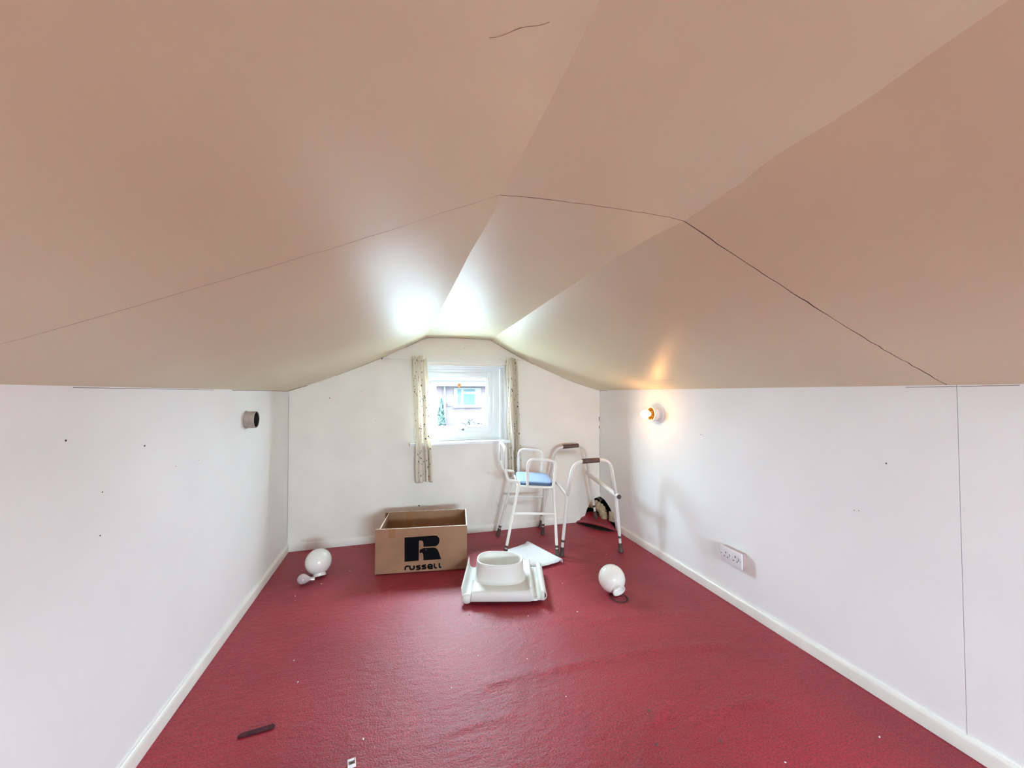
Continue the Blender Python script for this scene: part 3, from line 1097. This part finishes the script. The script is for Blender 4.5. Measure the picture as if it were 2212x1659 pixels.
# ------------------------------------------------------------------ perching stool
stool = empty('perching_stool', (0.938, 2.936, 0), math.atan2(-0.246, 0.969), 'white tubular perching stool with a blue padded seat and armrests', 'stool')
TR = 0.0108


def leg(parent, foot, top_pts, m, rt_=TR, clip=0.095, name='leg'):
    """tube leg on a thinner adjustable foot with a brown rubber ferrule"""
    F = Vector(foot)
    P = [Vector(p) for p in top_pts]
    d = (P[0] - F).normalized()
    lo = F + d * (clip - 0.012)
    l = obj(name, tubebm([lo] + P, rt_, 12), m, parent, autosmooth=45)
    obj('extension', tubebm([F + d * 0.03, lo + d * 0.01], rt_ * 0.86, 12), m, l, autosmooth=45)
    obj('clip', tubebm([F + d * (clip - 0.02), F + d * (clip - 0.004)], rt_ * 1.22, 12), brown_rubber, l, autosmooth=45)
    obj('ferrule', tubebm([F + Vector((0, 0, 0.003)), F + d * 0.012, F + d * 0.016, F + d * 0.052, F + d * 0.056, F + d * 0.066], [rt_ * 1.7, rt_ * 1.7, rt_ * 1.5, rt_ * 1.18, rt_ * 1.32, rt_ * 1.32], 14), brown_rubber, l, autosmooth=45)
    return l


leg(stool, (-0.167, -0.220, 0.003), fillet([(-0.060, -0.192, 0.505), (-0.052, -0.190, 0.545), (-0.138, -0.188, 0.553), (-0.155, -0.184, 0.62)], 0.03) + [Vector((-0.155, -0.184, 0.66))], ivory_tube)
leg(stool, (-0.218, 0.222, 0.003), fillet([(-0.090, 0.192, 0.505), (-0.078, 0.190, 0.545), (-0.170, 0.186, 0.556), (-0.190, 0.182, 0.62)], 0.03) + [Vector((-0.190, 0.182, 0.66))], ivory_tube)
leg(stool, (0.217, -0.240, 0.003), [(0.208, -0.205, 0.32), (0.199, -0.190, 0.505)], ivory_tube)
leg(stool, (0.163, 0.250, 0.003), [(0.174, 0.212, 0.32), (0.179, 0.190, 0.505)], ivory_tube)
obj('backrest', tubebm(fillet([(-0.155, -0.184, 0.64), (-0.157, -0.182, 0.790), (-0.192, 0.180, 0.796), (-0.190, 0.182, 0.64)], 0.055, 8), TR * 1.02, 12), ivory_tube, stool, smooth=True)
obj('armrest', tubebm(fillet([(-0.008, -0.165, 0.505), (0.004, -0.208, 0.500), (0.008, -0.212, 0.715), (0.222, -0.212, 0.700), (0.192, -0.206, 0.495), (0.185, -0.165, 0.500)], 0.055, 8), TR * 0.98, 12), ivory_tube, stool, smooth=True)
obj('armrest', tubebm(fillet([(-0.045, 0.165, 0.505), (-0.042, 0.205, 0.500), (-0.038, 0.210, 0.730), (0.172, 0.210, 0.712), (0.146, 0.206, 0.495), (0.14, 0.165, 0.500)], 0.055, 8), TR * 0.98, 12), ivory_tube, stool, smooth=True)
obj('seat_frame', tubebm(fillet([(-0.06, 0, 0.512), (-0.06, -0.19, 0.512), (0.199, -0.19, 0.500), (0.179, 0.19, 0.500), (-0.08, 0.19, 0.512), (-0.06, 0.0, 0.512)], 0.03, 5), TR * 0.9, 10), ivory_tube, stool, smooth=True)
obj('side_rail', tubebm([(-0.103, -0.203, 0.314), (0.208, -0.206, 0.314)], TR * 0.8, 10), ivory_tube, stool, autosmooth=45)
obj('side_rail', tubebm([(-0.138, 0.204, 0.332), (0.174, 0.212, 0.328)], TR * 0.8, 10), ivory_tube, stool, autosmooth=45)


def cushion():
    bm = bmesh.new()
    N = 40
    outline = []
    for k in range(N):
        a = 2 * math.pi * k / N
        ca, sa = math.cos(a), math.sin(a)
        e = 0.32
        x = math.copysign(abs(ca) ** e, ca)
        y = math.copysign(abs(sa) ** e, sa)
        outline.append((x, y))
    layers = [(0.0, 0.90), (0.0, 0.97), (0.008, 0.99), (0.030, 1.0), (0.035, 0.985), (0.0375, 0.93), (0.039, 0.6), (0.040, 0.25)]
    rings = []
    for z, s in layers:
        ring = []
        for x, y in outline:
            t = 0.066 + x * 0.134 * s
            q = y * 0.182 * s * (1.0 - 0.02 * x)
            ring.append(bm.verts.new((t, q, 0.5135 + z - (t + 0.07) * 0.07)))
        rings.append(ring)
    for a, b in zip(rings, rings[1:]):
        for k in range(N):
            bm.faces.new((a[k], a[(k + 1) % N], b[(k + 1) % N], b[k]))
    bm.faces.new(rings[0][::-1])
    bm.faces.new(rings[-1])
    return bm


seat = obj('seat', cushion(), blue_vinyl, stool, autosmooth=60)
bm = bmesh.new()
lo_r, hi_r = [], []
for k in range(40):
    a = 2 * math.pi * k / 40
    x = math.copysign(abs(math.cos(a)) ** 0.32, math.cos(a)) * 0.1355 + 0.066
    y = math.copysign(abs(math.sin(a)) ** 0.32, math.sin(a)) * 0.1835
    lo_r.append(bm.verts.new((x, y, 0.5125 - (x + 0.07) * 0.07)))
    hi_r.append(bm.verts.new((x, y, 0.5445 - (x + 0.07) * 0.07)))
for k in range(40):
    bm.faces.new((lo_r[k], lo_r[(k + 1) % 40], hi_r[(k + 1) % 40], hi_r[k]))
bm.faces.new(lo_r[::-1])
bm.faces.new(hi_r)
obj('seat_side_shade', bm, mat('shaded_blue_vinyl', (0.06, 0.10, 0.20), 0.45, 0.08, 20), stool, autosmooth=60)  # darker band round the cushion paints its shaded side

# ------------------------------------------------------------------ walking frame
WB = Vector((1.40, 2.94, 0))
walker = empty('walking_frame', WB, 0, 'white tubular walking frame with brown handgrips in the corner', 'walking frame')


def wl(pts):
    return [Vector(p) - WB for p in pts]


WT = 0.0122
near_top = fillet(wl([(1.168, 2.645, 0.445), (1.222, 2.650, 0.690), (1.520, 2.642, 0.696), (1.561, 2.630, 0.424)]), 0.085, 10)
far_top = fillet(wl([(1.272, 3.250, 0.480), (1.318, 3.228, 0.716), (1.600, 3.220, 0.728), (1.634, 3.222, 0.470)]), 0.085, 10)


def cut_path(P, k0, k1):
    return P[k0:k1]


obj('side_loop', tubebm(near_top, WT, 14), grey_tube, walker, smooth=True)
obj('side_loop', tubebm(far_top, WT * 0.92, 14), grey_tube, walker, smooth=True)
leg(walker, wl([(1.137, 2.684, 0.003)])[0], wl([(1.168, 2.645, 0.446)]), grey_tube, WT, 0.125)
leg(walker, wl([(1.591, 2.622, 0.003)])[0], wl([(1.561, 2.630, 0.425)]), grey_tube, WT, 0.125)
leg(walker, wl([(1.193, 3.292, 0.003)])[0], wl([(1.272, 3.250, 0.481)]), grey_tube, WT * 0.92, 0.125)
leg(walker, wl([(1.700, 3.215, 0.062)])[0], wl([(1.634, 3.222, 0.471)]), grey_tube, WT * 0.92, 0.125)
obj('handgrip', tubebm(wl([(1.292, 2.648, 0.692), (1.295, 2.648, 0.692), (1.425, 2.645, 0.6945), (1.428, 2.645, 0.6945)]), [0.0165, 0.0185, 0.0185, 0.0165], 16), grip_brown, walker, autosmooth=45)
obj('handgrip', tubebm(wl([(1.386, 3.226, 0.719), (1.389, 3.226, 0.719), (1.530, 3.222, 0.725), (1.533, 3.222, 0.725)]), [0.0165, 0.0185, 0.0185, 0.0165], 16), grip_brown, walker, autosmooth=45)
bar = obj('cross_bar', tubebm(wl([(1.560, 2.592, 0.425), (1.624, 3.262, 0.474)]), 0.0175, 16), grey_tube, walker, autosmooth=45)
obj('end_cap', tubebm(wl([(1.5592, 2.584, 0.4244), (1.5600, 2.593, 0.425)]), [0.0165, 0.0170], 16), brown_rubber, bar, autosmooth=45)
obj('cross_bar', tubebm(wl([(1.166, 2.640, 0.447), (1.270, 3.252, 0.482)]), 0.0120, 14), grey_tube, walker, autosmooth=45)

# ------------------------------------------------------------------ white plastic commode surround with oval collar
tray = empty('plastic_splash_guard', (0.612, 2.372, 0), math.atan2(-0.270, 0.963), 'white moulded plastic splash guard with a raised oval collar', 'splash guard')


def tray_base():
    """shell section across x, swept along y; half-pipe channels down both sides"""
    prof = []
    def arc(cx, cz, r, a0, a1, n):
        return [(cx + r * math.cos(math.radians(a0 + (a1 - a0) * k / n)), cz + r * math.sin(math.radians(a0 + (a1 - a0) * k / n))) for k in range(n + 1)]
    prof = [(-0.232, 0.092), (-0.229, 0.065)] + arc(-0.203, 0.045, 0.025, 185, 355, 10) + [(-0.176, 0.066), (-0.168, 0.074), (-0.155, 0.076), (-0.05, 0.076), (0.05, 0.076), (0.148, 0.076), (0.154, 0.080), (0.158, 0.092), (0.165, 0.095), (0.171, 0.088), (0.174, 0.066)] + arc(0.197, 0.052, 0.022, 180, 350, 8) + [(0.220, 0.060), (0.224, 0.070), (0.231, 0.074), (0.240, 0.070)]
    return prof


def build_tray():
    prof = tray_base()
    bm = bmesh.new()
    ys_ = [-0.205, -0.200, -0.19, -0.15, 0, 0.15, 0.19, 0.205]
    rows = []
    for y in ys_:
        row = []
        for x, z in prof:
            zz = z
            if y <= -0.2 and -0.17 < x < 0.15:
                zz = z - 0.004
            if y > 0.14 and x < -0.19:
                zz += 0.004
            row.append(bm.verts.new((x, y * (0.84 if x > 0.15 and y > 0 else 1.0), zz)))
        rows.append(row)
    for a, b in zip(rows, rows[1:]):
        for k in range(len(prof) - 1):
            bm.faces.new((a[k], a[k + 1], b[k + 1], b[k]))
    # front and rear aprons under the deck
    def apron(y, out, flip):
        prev = None
        for k, (x, z) in enumerate(prof):
            if -0.18 <= x <= 0.24:
                t = rows[0][k] if y < 0 else rows[-1][k]
                drop = 0.018 if -0.18 < x < 0.24 else 0.012
                base = 0.022 if x < 0.16 else 0.026
                yb = t.co.y
                mid = bm.verts.new((x, yb + out * 0.6, max(base + 0.012, min(t.co.z - 0.004, 0.060))))
                bot = bm.verts.new((x, yb + out * (1.6 if x < 0.2 else 1.0), base))
                if prev:
                    if flip:
                        bm.faces.new((prev[0], t, mid, prev[1]))
                        bm.faces.new((prev[1], mid, bot, prev[2]))
                    else:
                        bm.faces.new((t, prev[0], prev[1], mid))
                        bm.faces.new((mid, prev[1], prev[2], bot))
                prev = (t, mid, bot)
    apron(-0.205, -0.010, False)
    apron(0.205, 0.010, True)
    # outer wall of the right side, rounded down to the carpet
    rr = []
    for j, y in enumerate(ys_):
        t = rows[j][-1]
        col = [t]
        for dx, z in ((0.010, 0.062), (0.014, 0.048), (0.010, 0.032), (-0.004, 0.022)):
            col.append(bm.verts.new((0.238 + dx, y * (0.84 if y > 0 else 1.0), z)))
        rr.append(col)
    for a, b in zip(rr, rr[1:]):
        for k in range(4):
            bm.faces.new((a[k], a[k + 1], b[k + 1], b[k]))
    # closing lip over the mouth of the left channel
    return bm


tb = obj('base_tray', build_tray(), white_plastic, tray, smooth=True)
sd = tb.modifiers.new('thick', 'SOLIDIFY')
sd.thickness = 0.0045
sd.offset = 0
# rounded nose closing the front of the left channel
bm = bmesh.new()
bmesh.ops.create_uvsphere(bm, u_segments=24, v_segments=14, radius=1.0)
for v in list(bm.verts):
    v.co = Vector((-0.203 + v.co.x * 0.031, -0.203 + v.co.y * 0.020, 0.031 + v.co.z * 0.0285))
obj('channel_nose', bm, white_plastic, tray, smooth=True)


def collar():
    bm = bmesh.new()
    N = 56
    cx, cy = -0.018, -0.022

    def oval(rx, ry, z, tilt=0.0):
        ring = []
        for k in range(N):
            a = 2 * math.pi * k / N
            e = 0.78
            x = math.copysign(abs(math.cos(a)) ** e, math.cos(a)) * rx
            y = math.copysign(abs(math.sin(a)) ** e, math.sin(a)) * ry
            # the right end of the rim dips a little
            ring.append(bm.verts.new((cx + x, cy + y, z - tilt * max(0, (x / rx + y / ry - 0.2)))))
        return ring
    rings = [oval(0.165, 0.135, 0.0765), oval(0.152, 0.122, 0.084), oval(0.146, 0.117, 0.100), oval(0.142, 0.113, 0.180, 0.006), oval(0.140, 0.111, 0.1845, 0.006),
             oval(0.136, 0.107, 0.186, 0.006), oval(0.132, 0.103, 0.184, 0.006), oval(0.129, 0.100, 0.170, 0.004), oval(0.122, 0.094, 0.040)]
    for a, b in zip(rings, rings[1:]):
        for k in range(N):
            bm.faces.new((a[k], a[(k + 1) % N], b[(k + 1) % N], b[k]))
    bm.faces.new(rings[-1])
    return bm


obj('oval_collar', collar(), white_plastic, tray, smooth=True)

# flat plastic lid with turned-up edges
LID = empty('plastic_tray', (0.921, 2.722, 0.0), math.atan2(-0.375, 0.125) + math.radians(90), 'flat white plastic tray lying on the carpet under the stool', 'tray')
lx_, ly_ = 0.105, 0.190


def lid():
    bm = bmesh.new()
    sec = [(-lx_ - 0.012, 0.005), (-lx_ - 0.008, 0.026), (-lx_ - 0.001, 0.030), (-lx_ + 0.008, 0.024), (-lx_ + 0.02, 0.018), (0, 0.016), (lx_ - 0.025, 0.018), (lx_ - 0.010, 0.027), (lx_ + 0.002, 0.032), (lx_ + 0.010, 0.028), (lx_ + 0.014, 0.006)]
    ys_ = ticks(-ly_, ly_, 8)
    rows = [[bm.verts.new((x, y * (1 + 0.05 * x / lx_), z)) for x, z in sec] for y in ys_]
    for a, b in zip(rows, rows[1:]):
        for k in range(len(sec) - 1):
            bm.faces.new((a[k], a[k + 1], b[k + 1], b[k]))
    return bm


lo_ = obj('sheet', lid(), clear_white, LID, smooth=True)
sd = lo_.modifiers.new('thick', 'SOLIDIFY')
sd.thickness = 0.004
sd.offset = 0


# ------------------------------------------------------------------ glass globes
def globe(name, centre, r, neck_dir, label):
    e = empty('globe_shade', (centre[0], centre[1], 0), 0, label, 'lamp shade', group='opal glass globe shades on the carpet')
    c = Vector((0, 0, centre[2]))
    nr, nl = r * 0.50, r * 0.24
    a0 = math.asin(nr / r)
    prof = [(0, -r)]
    for k in range(1, 25):
        a = -math.pi / 2 + (math.pi - a0) * k / 24
        prof.append((r * math.cos(a), r * math.sin(a)))
    zt = prof[-1][1]
    e_ = obj('glass_ball', lathe(prof + [(nr * 0.9, zt - 0.002)], 40, axis_matrix(c, neck_dir)), opal_glass, e, smooth=True)
    nk = [(nr * 1.0, zt - 0.003), (nr * 0.93, zt + nl * 0.2), (nr * 0.93, zt + nl * 0.5), (nr * 1.0, zt + nl * 0.65), (nr * 1.0, zt + nl), (nr * 0.88, zt + nl), (nr * 0.82, zt + nl * 0.5), (nr * 0.80, zt - 0.006), (0, zt - 0.010)]
    obj('neck', lathe(nk, 32, axis_matrix(c, neck_dir)), opal_glass, e, autosmooth=40)
    return e


globe('g', (1.222, 2.118, 0.082), 0.079, (0.03, -0.84, -0.42), 'opal glass globe shade with its neck towards us on the right')
globe('g', (-0.523, 2.855, 0.090), 0.081, (0.14, -0.34, -0.93), 'opal glass globe shade in the corner beside the loose bulb')

rg = lathe([(0.046, 0.0), (0.0505, 0.0022), (0.046, 0.0044), (0.0415, 0.0022)], 40, closed=True)
rgo = obj('rubber_ring', rg, rubber_dark, smooth=True)
rgo.location = (1.226, 2.040, 0.003)
tag(rgo, 'thin dark rubber ring lying under the neck of the globe', 'ring')

# loose light bulb
lb = empty('light_bulb', (-0.592, 2.744, 0), 0, 'pearl light bulb lying on the carpet by the left globe', 'light bulb')
ax = axis_matrix((0, 0, 0.034), (0.96, -0.05, -0.10))
obj('glass_bulb', lathe([(0, -0.032), (0.012, -0.030), (0.022, -0.024), (0.0295, -0.012), (0.031, 0.0), (0.029, 0.010), (0.024, 0.022), (0.017, 0.033), (0.0125, 0.040), (0.011, 0.046)], 28, ax), bulb_dead, lb, smooth=True)
cp = obj('cap', lathe([(0.0113, 0.044), (0.0118, 0.047), (0.0110, 0.050), (0.0110, 0.066), (0.009, 0.070), (0, 0.070)], 20, ax), cap_metal, lb, autosmooth=40)
for s in (-1, 1):
    p = ax @ Vector((0.0105 * s, 0, 0.058))
    q = ax @ Vector((0.0145 * s, 0, 0.058))
    obj('bayonet_pin', tubebm([p, q], 0.0016, 8), cap_metal, cp)

# ------------------------------------------------------------------ lit wall lamp
LX, LY, LZ = XR, 2.470, 1.043
lamp = empty('wall_lamp', (LX, LY, LZ), 0, 'lit bare bulb in a round wall lamp holder without its shade', 'wall lamp')
out = axis_matrix((0, 0, 0), (-1, 0, 0))
obj('wall_plate', lathe([(0, 0), (0.074, 0), (0.074, 0.004), (0.070, 0.010), (0.056, 0.012), (0, 0.012)], 40, out), lamp_metal, lamp, autosmooth=35)
obj('gallery', lathe([(0.056, 0.010), (0.056, 0.016), (0.049, 0.020), (0.047, 0.048), (0.052, 0.056), (0.052, 0.060), (0.047, 0.060), (0.044, 0.050), (0.043, 0.020), (0, 0.020)], 40, out), lamp_metal, lamp, autosmooth=35)
obj('gallery_lining', lathe([(0.0465, 0.0595), (0.0425, 0.050), (0.0415, 0.022), (0, 0.021)], 32, out), lamp_inner, lamp, smooth=True)
obj('lamp_holder', lathe([(0.0, 0.021), (0.019, 0.021), (0.019, 0.050), (0.016, 0.054), (0.016, 0.066), (0.0, 0.066)], 28, out), brass, lamp, autosmooth=35)
for k in range(3):
    a = 2 * math.pi * k / 3 + 0.6
    d = Vector((0, math.cos(a), math.sin(a)))
    obj('thumb_screw', tubebm([Vector((-0.052, 0, 0)) + d * 0.036, Vector((-0.052, 0, 0)) + d * 0.058], 0.0028, 8), lamp_metal, lamp)
obj('bulb', lathe([(0.0135, 0.062), (0.0145, 0.070), (0.020, 0.080), (0.0275, 0.092), (0.030, 0.106), (0.0275, 0.120), (0.020, 0.131), (0.010, 0.1355), (0, 0.136)], 28, out), bulb_glow, lamp, smooth=True)

inn = axis_matrix((0, 0, 0), (1, 0, 0))

# ------------------------------------------------------------------ double socket
so = empty('wall_socket', (XR, 1.785, 0.235), 0, 'white double power socket on the right wall', 'socket')
obj('back_box', boxbm(-0.030, 0, -0.071, 0.071, 0.002, 0.084, 0.004), socket_box, so, autosmooth=30)
fp = obj('face_plate', boxbm(-0.040, -0.030, -0.073, 0.073, 0.0, 0.086, 0.003), socket_white, so, autosmooth=30)
for cy in (0.032, -0.032):
    for y0, y1, z0, z1 in ((cy - 0.0026, cy + 0.0026, 0.051, 0.061), (cy + 0.0085, cy + 0.0155, 0.030, 0.0352), (cy - 0.0155, cy - 0.0085, 0.030, 0.0352)):
        obj('pin_slot', boxbm(-0.0404, -0.0392, y0, y1, z0, z1), socket_hole, fp)
for sy_ in (0.0, -0.062):
    obj('rocker_switch', boxbm(-0.0445, -0.039, sy_ - 0.0045, sy_ + 0.0045, 0.040, 0.062, 0.001), socket_white, fp)
    obj('switch_mark', boxbm(-0.0449, -0.0443, sy_ - 0.0014, sy_ + 0.0016, 0.043, 0.060), socket_hole, fp)
for sy_ in (0.066, -0.066):
    obj('fixing_screw', lathe([(0, 0.0), (0.0028, 0.0), (0.0024, 0.0012), (0, 0.0012)], 12, axis_matrix((-0.040, sy_, 0.043), (-1, 0, 0))), socket_hole, fp)

# ------------------------------------------------------------------ pipe stub on the left wall
ps = empty('pipe_stub', (XL, 2.500, 1.055), 0, 'short grey pipe end sticking out of the left wall', 'pipe')
obj('pipe', lathe([(0.0465, 0), (0.0465, 0.050), (0.0445, 0.0515), (0.0425, 0.050), (0.0425, -0.0)], 36, inn), pipe_grey, ps, autosmooth=40)
obj('pipe_interior', lathe([(0.0425, 0.0495), (0.0420, 0.030), (0.0420, 0.004), (0, 0.004)], 32, inn), pipe_in, ps, autosmooth=40)
obj('paint_collar', lathe([(0.0465, 0.006), (0.0480, 0.004), (0.0510, 0.0), (0.0465, 0.0)], 36, inn), pipe_grey, ps, smooth=True)

# ------------------------------------------------------------------ broken corner: ribbed duct and bits of timber
path = smooth_path([(1.70, 3.41, 0.150), (1.755, 3.345, 0.150), (1.795, 3.295, 0.118), (1.808, 3.262, 0.062), (1.806, 3.250, 0.030)], 10)
rad = [0.043 + 0.0045 * math.sin(k * 1.9) for k in range(len(path))]
dense = []
for a, b in zip(path, path[1:]):
    dense += [a.lerp(b, t / 3) for t in range(3)]
dense.append(path[-1])
rad = [0.040 + 0.0042 * math.sin(k * 0.62) for k in range(len(dense))]
dk = obj('ribbed_duct', tubebm([p - Vector((1.78, 3.30, 0.05)) for p in dense], rad, 18), duct_cream, smooth=True)
dk.location = (1.78, 3.30, 0.05)
tag(dk, 'dusty cream ribbed duct in the broken far corner', 'duct')
tb_ = empty('timber_block', (1.822, 3.135, 0.048), 0.25, 'pale dusty timber offcut inside the broken corner', 'timber')
obj('block', boxbm(-0.016, 0.016, -0.03, 0.03, 0.0, 0.085, 0.004), rubble, tb_, autosmooth=30)
obj('splinter', boxbm(-0.012, 0.004, -0.055, -0.028, 0.0, 0.060, 0.004), rubble, tb_, autosmooth=30)

# ------------------------------------------------------------------ bits on the carpet
bm = prism([(-0.540, 1.590), (-0.436, 1.601), (-0.433, 1.612), (-0.441, 1.620), (-0.536, 1.608), (-0.546, 1.597)], 0.0, 0.004, lambda u, v, w: (u + 0.488, v - 1.605, w))
o = obj('dark_strip', bm, slot_dark)
o.location = (-0.488, 1.605, 0.0025)
tag(o, 'narrow dark strip lying on the carpet near the left wall', 'strip')
cd = empty('plastic_clip', (-0.150, 1.378, 0.002), 0.15, 'tiny square clear plastic clip on the carpet at the bottom edge', 'clip')
bm = bmesh.new()
for a in ((-0.0125, -0.0095, -0.012, 0.012), (0.0095, 0.0125, -0.012, 0.012), (-0.0095, 0.0095, 0.009, 0.012), (-0.0095, 0.0095, -0.012, -0.009)):
    box(bm, a[0], a[1], a[2], a[3], 0, 0.011, 0.0008)
obj('clip_rim', bm, paper_white, cd)
obj('clip_base', boxbm(-0.0095, 0.0095, -0.009, 0.009, 0.001, 0.004), mat('clip_grey', (0.35, 0.28, 0.29), 0.4, 0.1, 60), cd)
obj('clip_hole', lathe([(0, 0.004), (0.004, 0.004), (0.004, 0.0052), (0, 0.0052)], 12), mark_mat, cd)
bm = bmesh.new()
for x, y, r in ((-0.123, 1.47, .0040), (-0.41, 1.83, .003), (0.34, 1.78, .003), (0.66, 2.02, .003), (0.93, 1.98, .0035), (0.27, 1.84, .0025), (0.55, 1.70, .0025), (-0.60, 2.60, .003), (-0.33, 2.86, .003),
                (1.20, 1.0, .003), (1.60, 0.98, .0035), (0.63, 1.45, .0025), (-0.46, 1.98, .003), (0.20, 1.62, .0025), (1.47, 2.62, .003), (0.98, 2.30, .003), (-0.48, 2.72, .003)):
    mt = Matrix.Translation((x, y, floor_z(x, y) + r * 0.5)) @ Matrix.Rotation(random.random() * 6, 4, 'Z')
    s = bmesh.ops.create_icosphere(bm, subdivisions=1, radius=r)
    for v in s['verts']:
        v.co = mt @ Vector((v.co.x * 1.4, v.co.y * 0.8, v.co.z * 0.6))
tag(obj('carpet_crumbs', bm, paper_white), 'scattered pale crumbs and lint on the red carpet', 'crumbs', 'stuff')
bm = bmesh.new()
for x, y, r in ((0.36, 2.12, .004), (0.46, 2.00, .004), (0.58, 1.92, .004), (0.55, 2.05, .003), (0.82, 1.98, .003), (1.12, 2.02, .003), (1.43, 2.60, .006), (1.33, 2.72, .006), (1.05, 1.62, .003), (0.84, 1.17, .006), (0.90, 1.30, .005), (1.06, 1.12, .006)):
    mt = Matrix.Translation((x, y, floor_z(x, y) + r * 0.25)) @ Matrix.Rotation(random.random() * 6, 4, 'Z')
    s = bmesh.ops.create_icosphere(bm, subdivisions=1, radius=r)
    for v in s['verts']:
        v.co = mt @ Vector((v.co.x * 1.3, v.co.y * 0.7, v.co.z * 0.4))
tag(obj('carpet_grit', bm, mark_mat), 'dark specks of grit on the red carpet', 'grit', 'stuff')

# ------------------------------------------------------------------ outdoors, seen through the pane
HY = 16.0
house = empty('neighbour_house', (2.4, HY, -0.8), 0, 'pale brick house with a white framed window seen through the pane', 'house')
HO = Vector((2.4, HY, -0.8))


def hbox(name, x0, x1, y0, y1, z0, z1, m, parent=house, bev=0.0):
    return obj(name, boxbm(x0 - HO.x, x1 - HO.x, y0 - HO.y, y1 - HO.y, z0 - HO.z, z1 - HO.z, bev=bev), m, parent)


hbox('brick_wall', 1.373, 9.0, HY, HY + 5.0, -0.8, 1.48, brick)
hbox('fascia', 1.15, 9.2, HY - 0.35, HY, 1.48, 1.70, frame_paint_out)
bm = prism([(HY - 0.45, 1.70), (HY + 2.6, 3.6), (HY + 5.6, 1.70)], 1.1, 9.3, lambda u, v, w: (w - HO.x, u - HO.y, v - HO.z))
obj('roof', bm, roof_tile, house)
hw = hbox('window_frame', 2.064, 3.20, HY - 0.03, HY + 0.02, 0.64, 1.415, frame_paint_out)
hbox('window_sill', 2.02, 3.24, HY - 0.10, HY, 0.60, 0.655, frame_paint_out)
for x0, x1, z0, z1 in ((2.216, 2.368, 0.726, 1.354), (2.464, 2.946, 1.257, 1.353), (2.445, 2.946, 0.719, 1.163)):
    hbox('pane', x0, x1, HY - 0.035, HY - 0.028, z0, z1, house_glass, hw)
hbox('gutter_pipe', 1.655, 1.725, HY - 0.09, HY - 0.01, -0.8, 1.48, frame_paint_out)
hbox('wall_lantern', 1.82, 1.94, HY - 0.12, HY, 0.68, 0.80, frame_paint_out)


def foliage(name, loc, rx, ry, rz_, n, size, m, label, cat, seed):
    rnd = random.Random(seed)
    e = empty(name, (loc[0], loc[1], -0.8), 0, label, cat)
    bm = bmesh.new()
    for _ in range(n):
        a = rnd.random() * 2 * math.pi
        h = rnd.random()
        rr_ = math.sqrt(rnd.random())
        tap = math.sin(math.pi * min(0.98, 0.25 + 0.75 * h)) ** 0.7
        p = Vector((rr_ * math.cos(a) * rx * tap, rr_ * math.sin(a) * ry * tap, loc[2] + 0.8 - rz_ + 2 * rz_ * h))
        q = Quaternion((rnd.random() - .5, rnd.random() - .5, rnd.random() - .5, rnd.random() - .5)).normalized()
        s = size * (0.6 + 0.8 * rnd.random())
        vs = [bm.verts.new(p + q @ Vector(c) * s) for c in ((-0.5, 0, 0), (0, 0.35, 0.08), (0.5, 0, 0), (0, -0.35, 0.08))]
        bm.faces.new(vs)
    obj('leaves', bm, m, e, smooth=False)
    obj('trunk', tubebm([(0, 0, 0), (0.02, 0, (loc[2] + 0.8) * 0.5), (0, 0, loc[2] + 0.8)], [0.06, 0.05, 0.02], 8), roof_tile, e, smooth=True)
    return e


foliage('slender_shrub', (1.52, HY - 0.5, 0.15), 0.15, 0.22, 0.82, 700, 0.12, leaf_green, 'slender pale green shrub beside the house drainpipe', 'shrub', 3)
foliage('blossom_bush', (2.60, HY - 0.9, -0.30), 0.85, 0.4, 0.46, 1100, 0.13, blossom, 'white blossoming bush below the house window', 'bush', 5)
tag(obj('ground', boxbm(-60, 60, -60, YB + 0.16, -5.2, -5.0), outdoor_ground), kind='structure')
tag(obj('bounce_ground', prism([(YB + 0.17, -5.2), (YB + 0.17, -2.6), (6.0, -2.2), (13.0, -0.80), (80.0, -0.75), (80.0, -5.2)], -60, 60, lambda u, v, w: (w, u, v)), pale_bounce), kind='structure')  # unseen raised slope, shaped and made pale to bounce daylight onto the ceiling
for o in bpy.data.objects:
    if o.type == 'MESH' and not o.data.materials:
        o.data.materials.append(gable_paint)
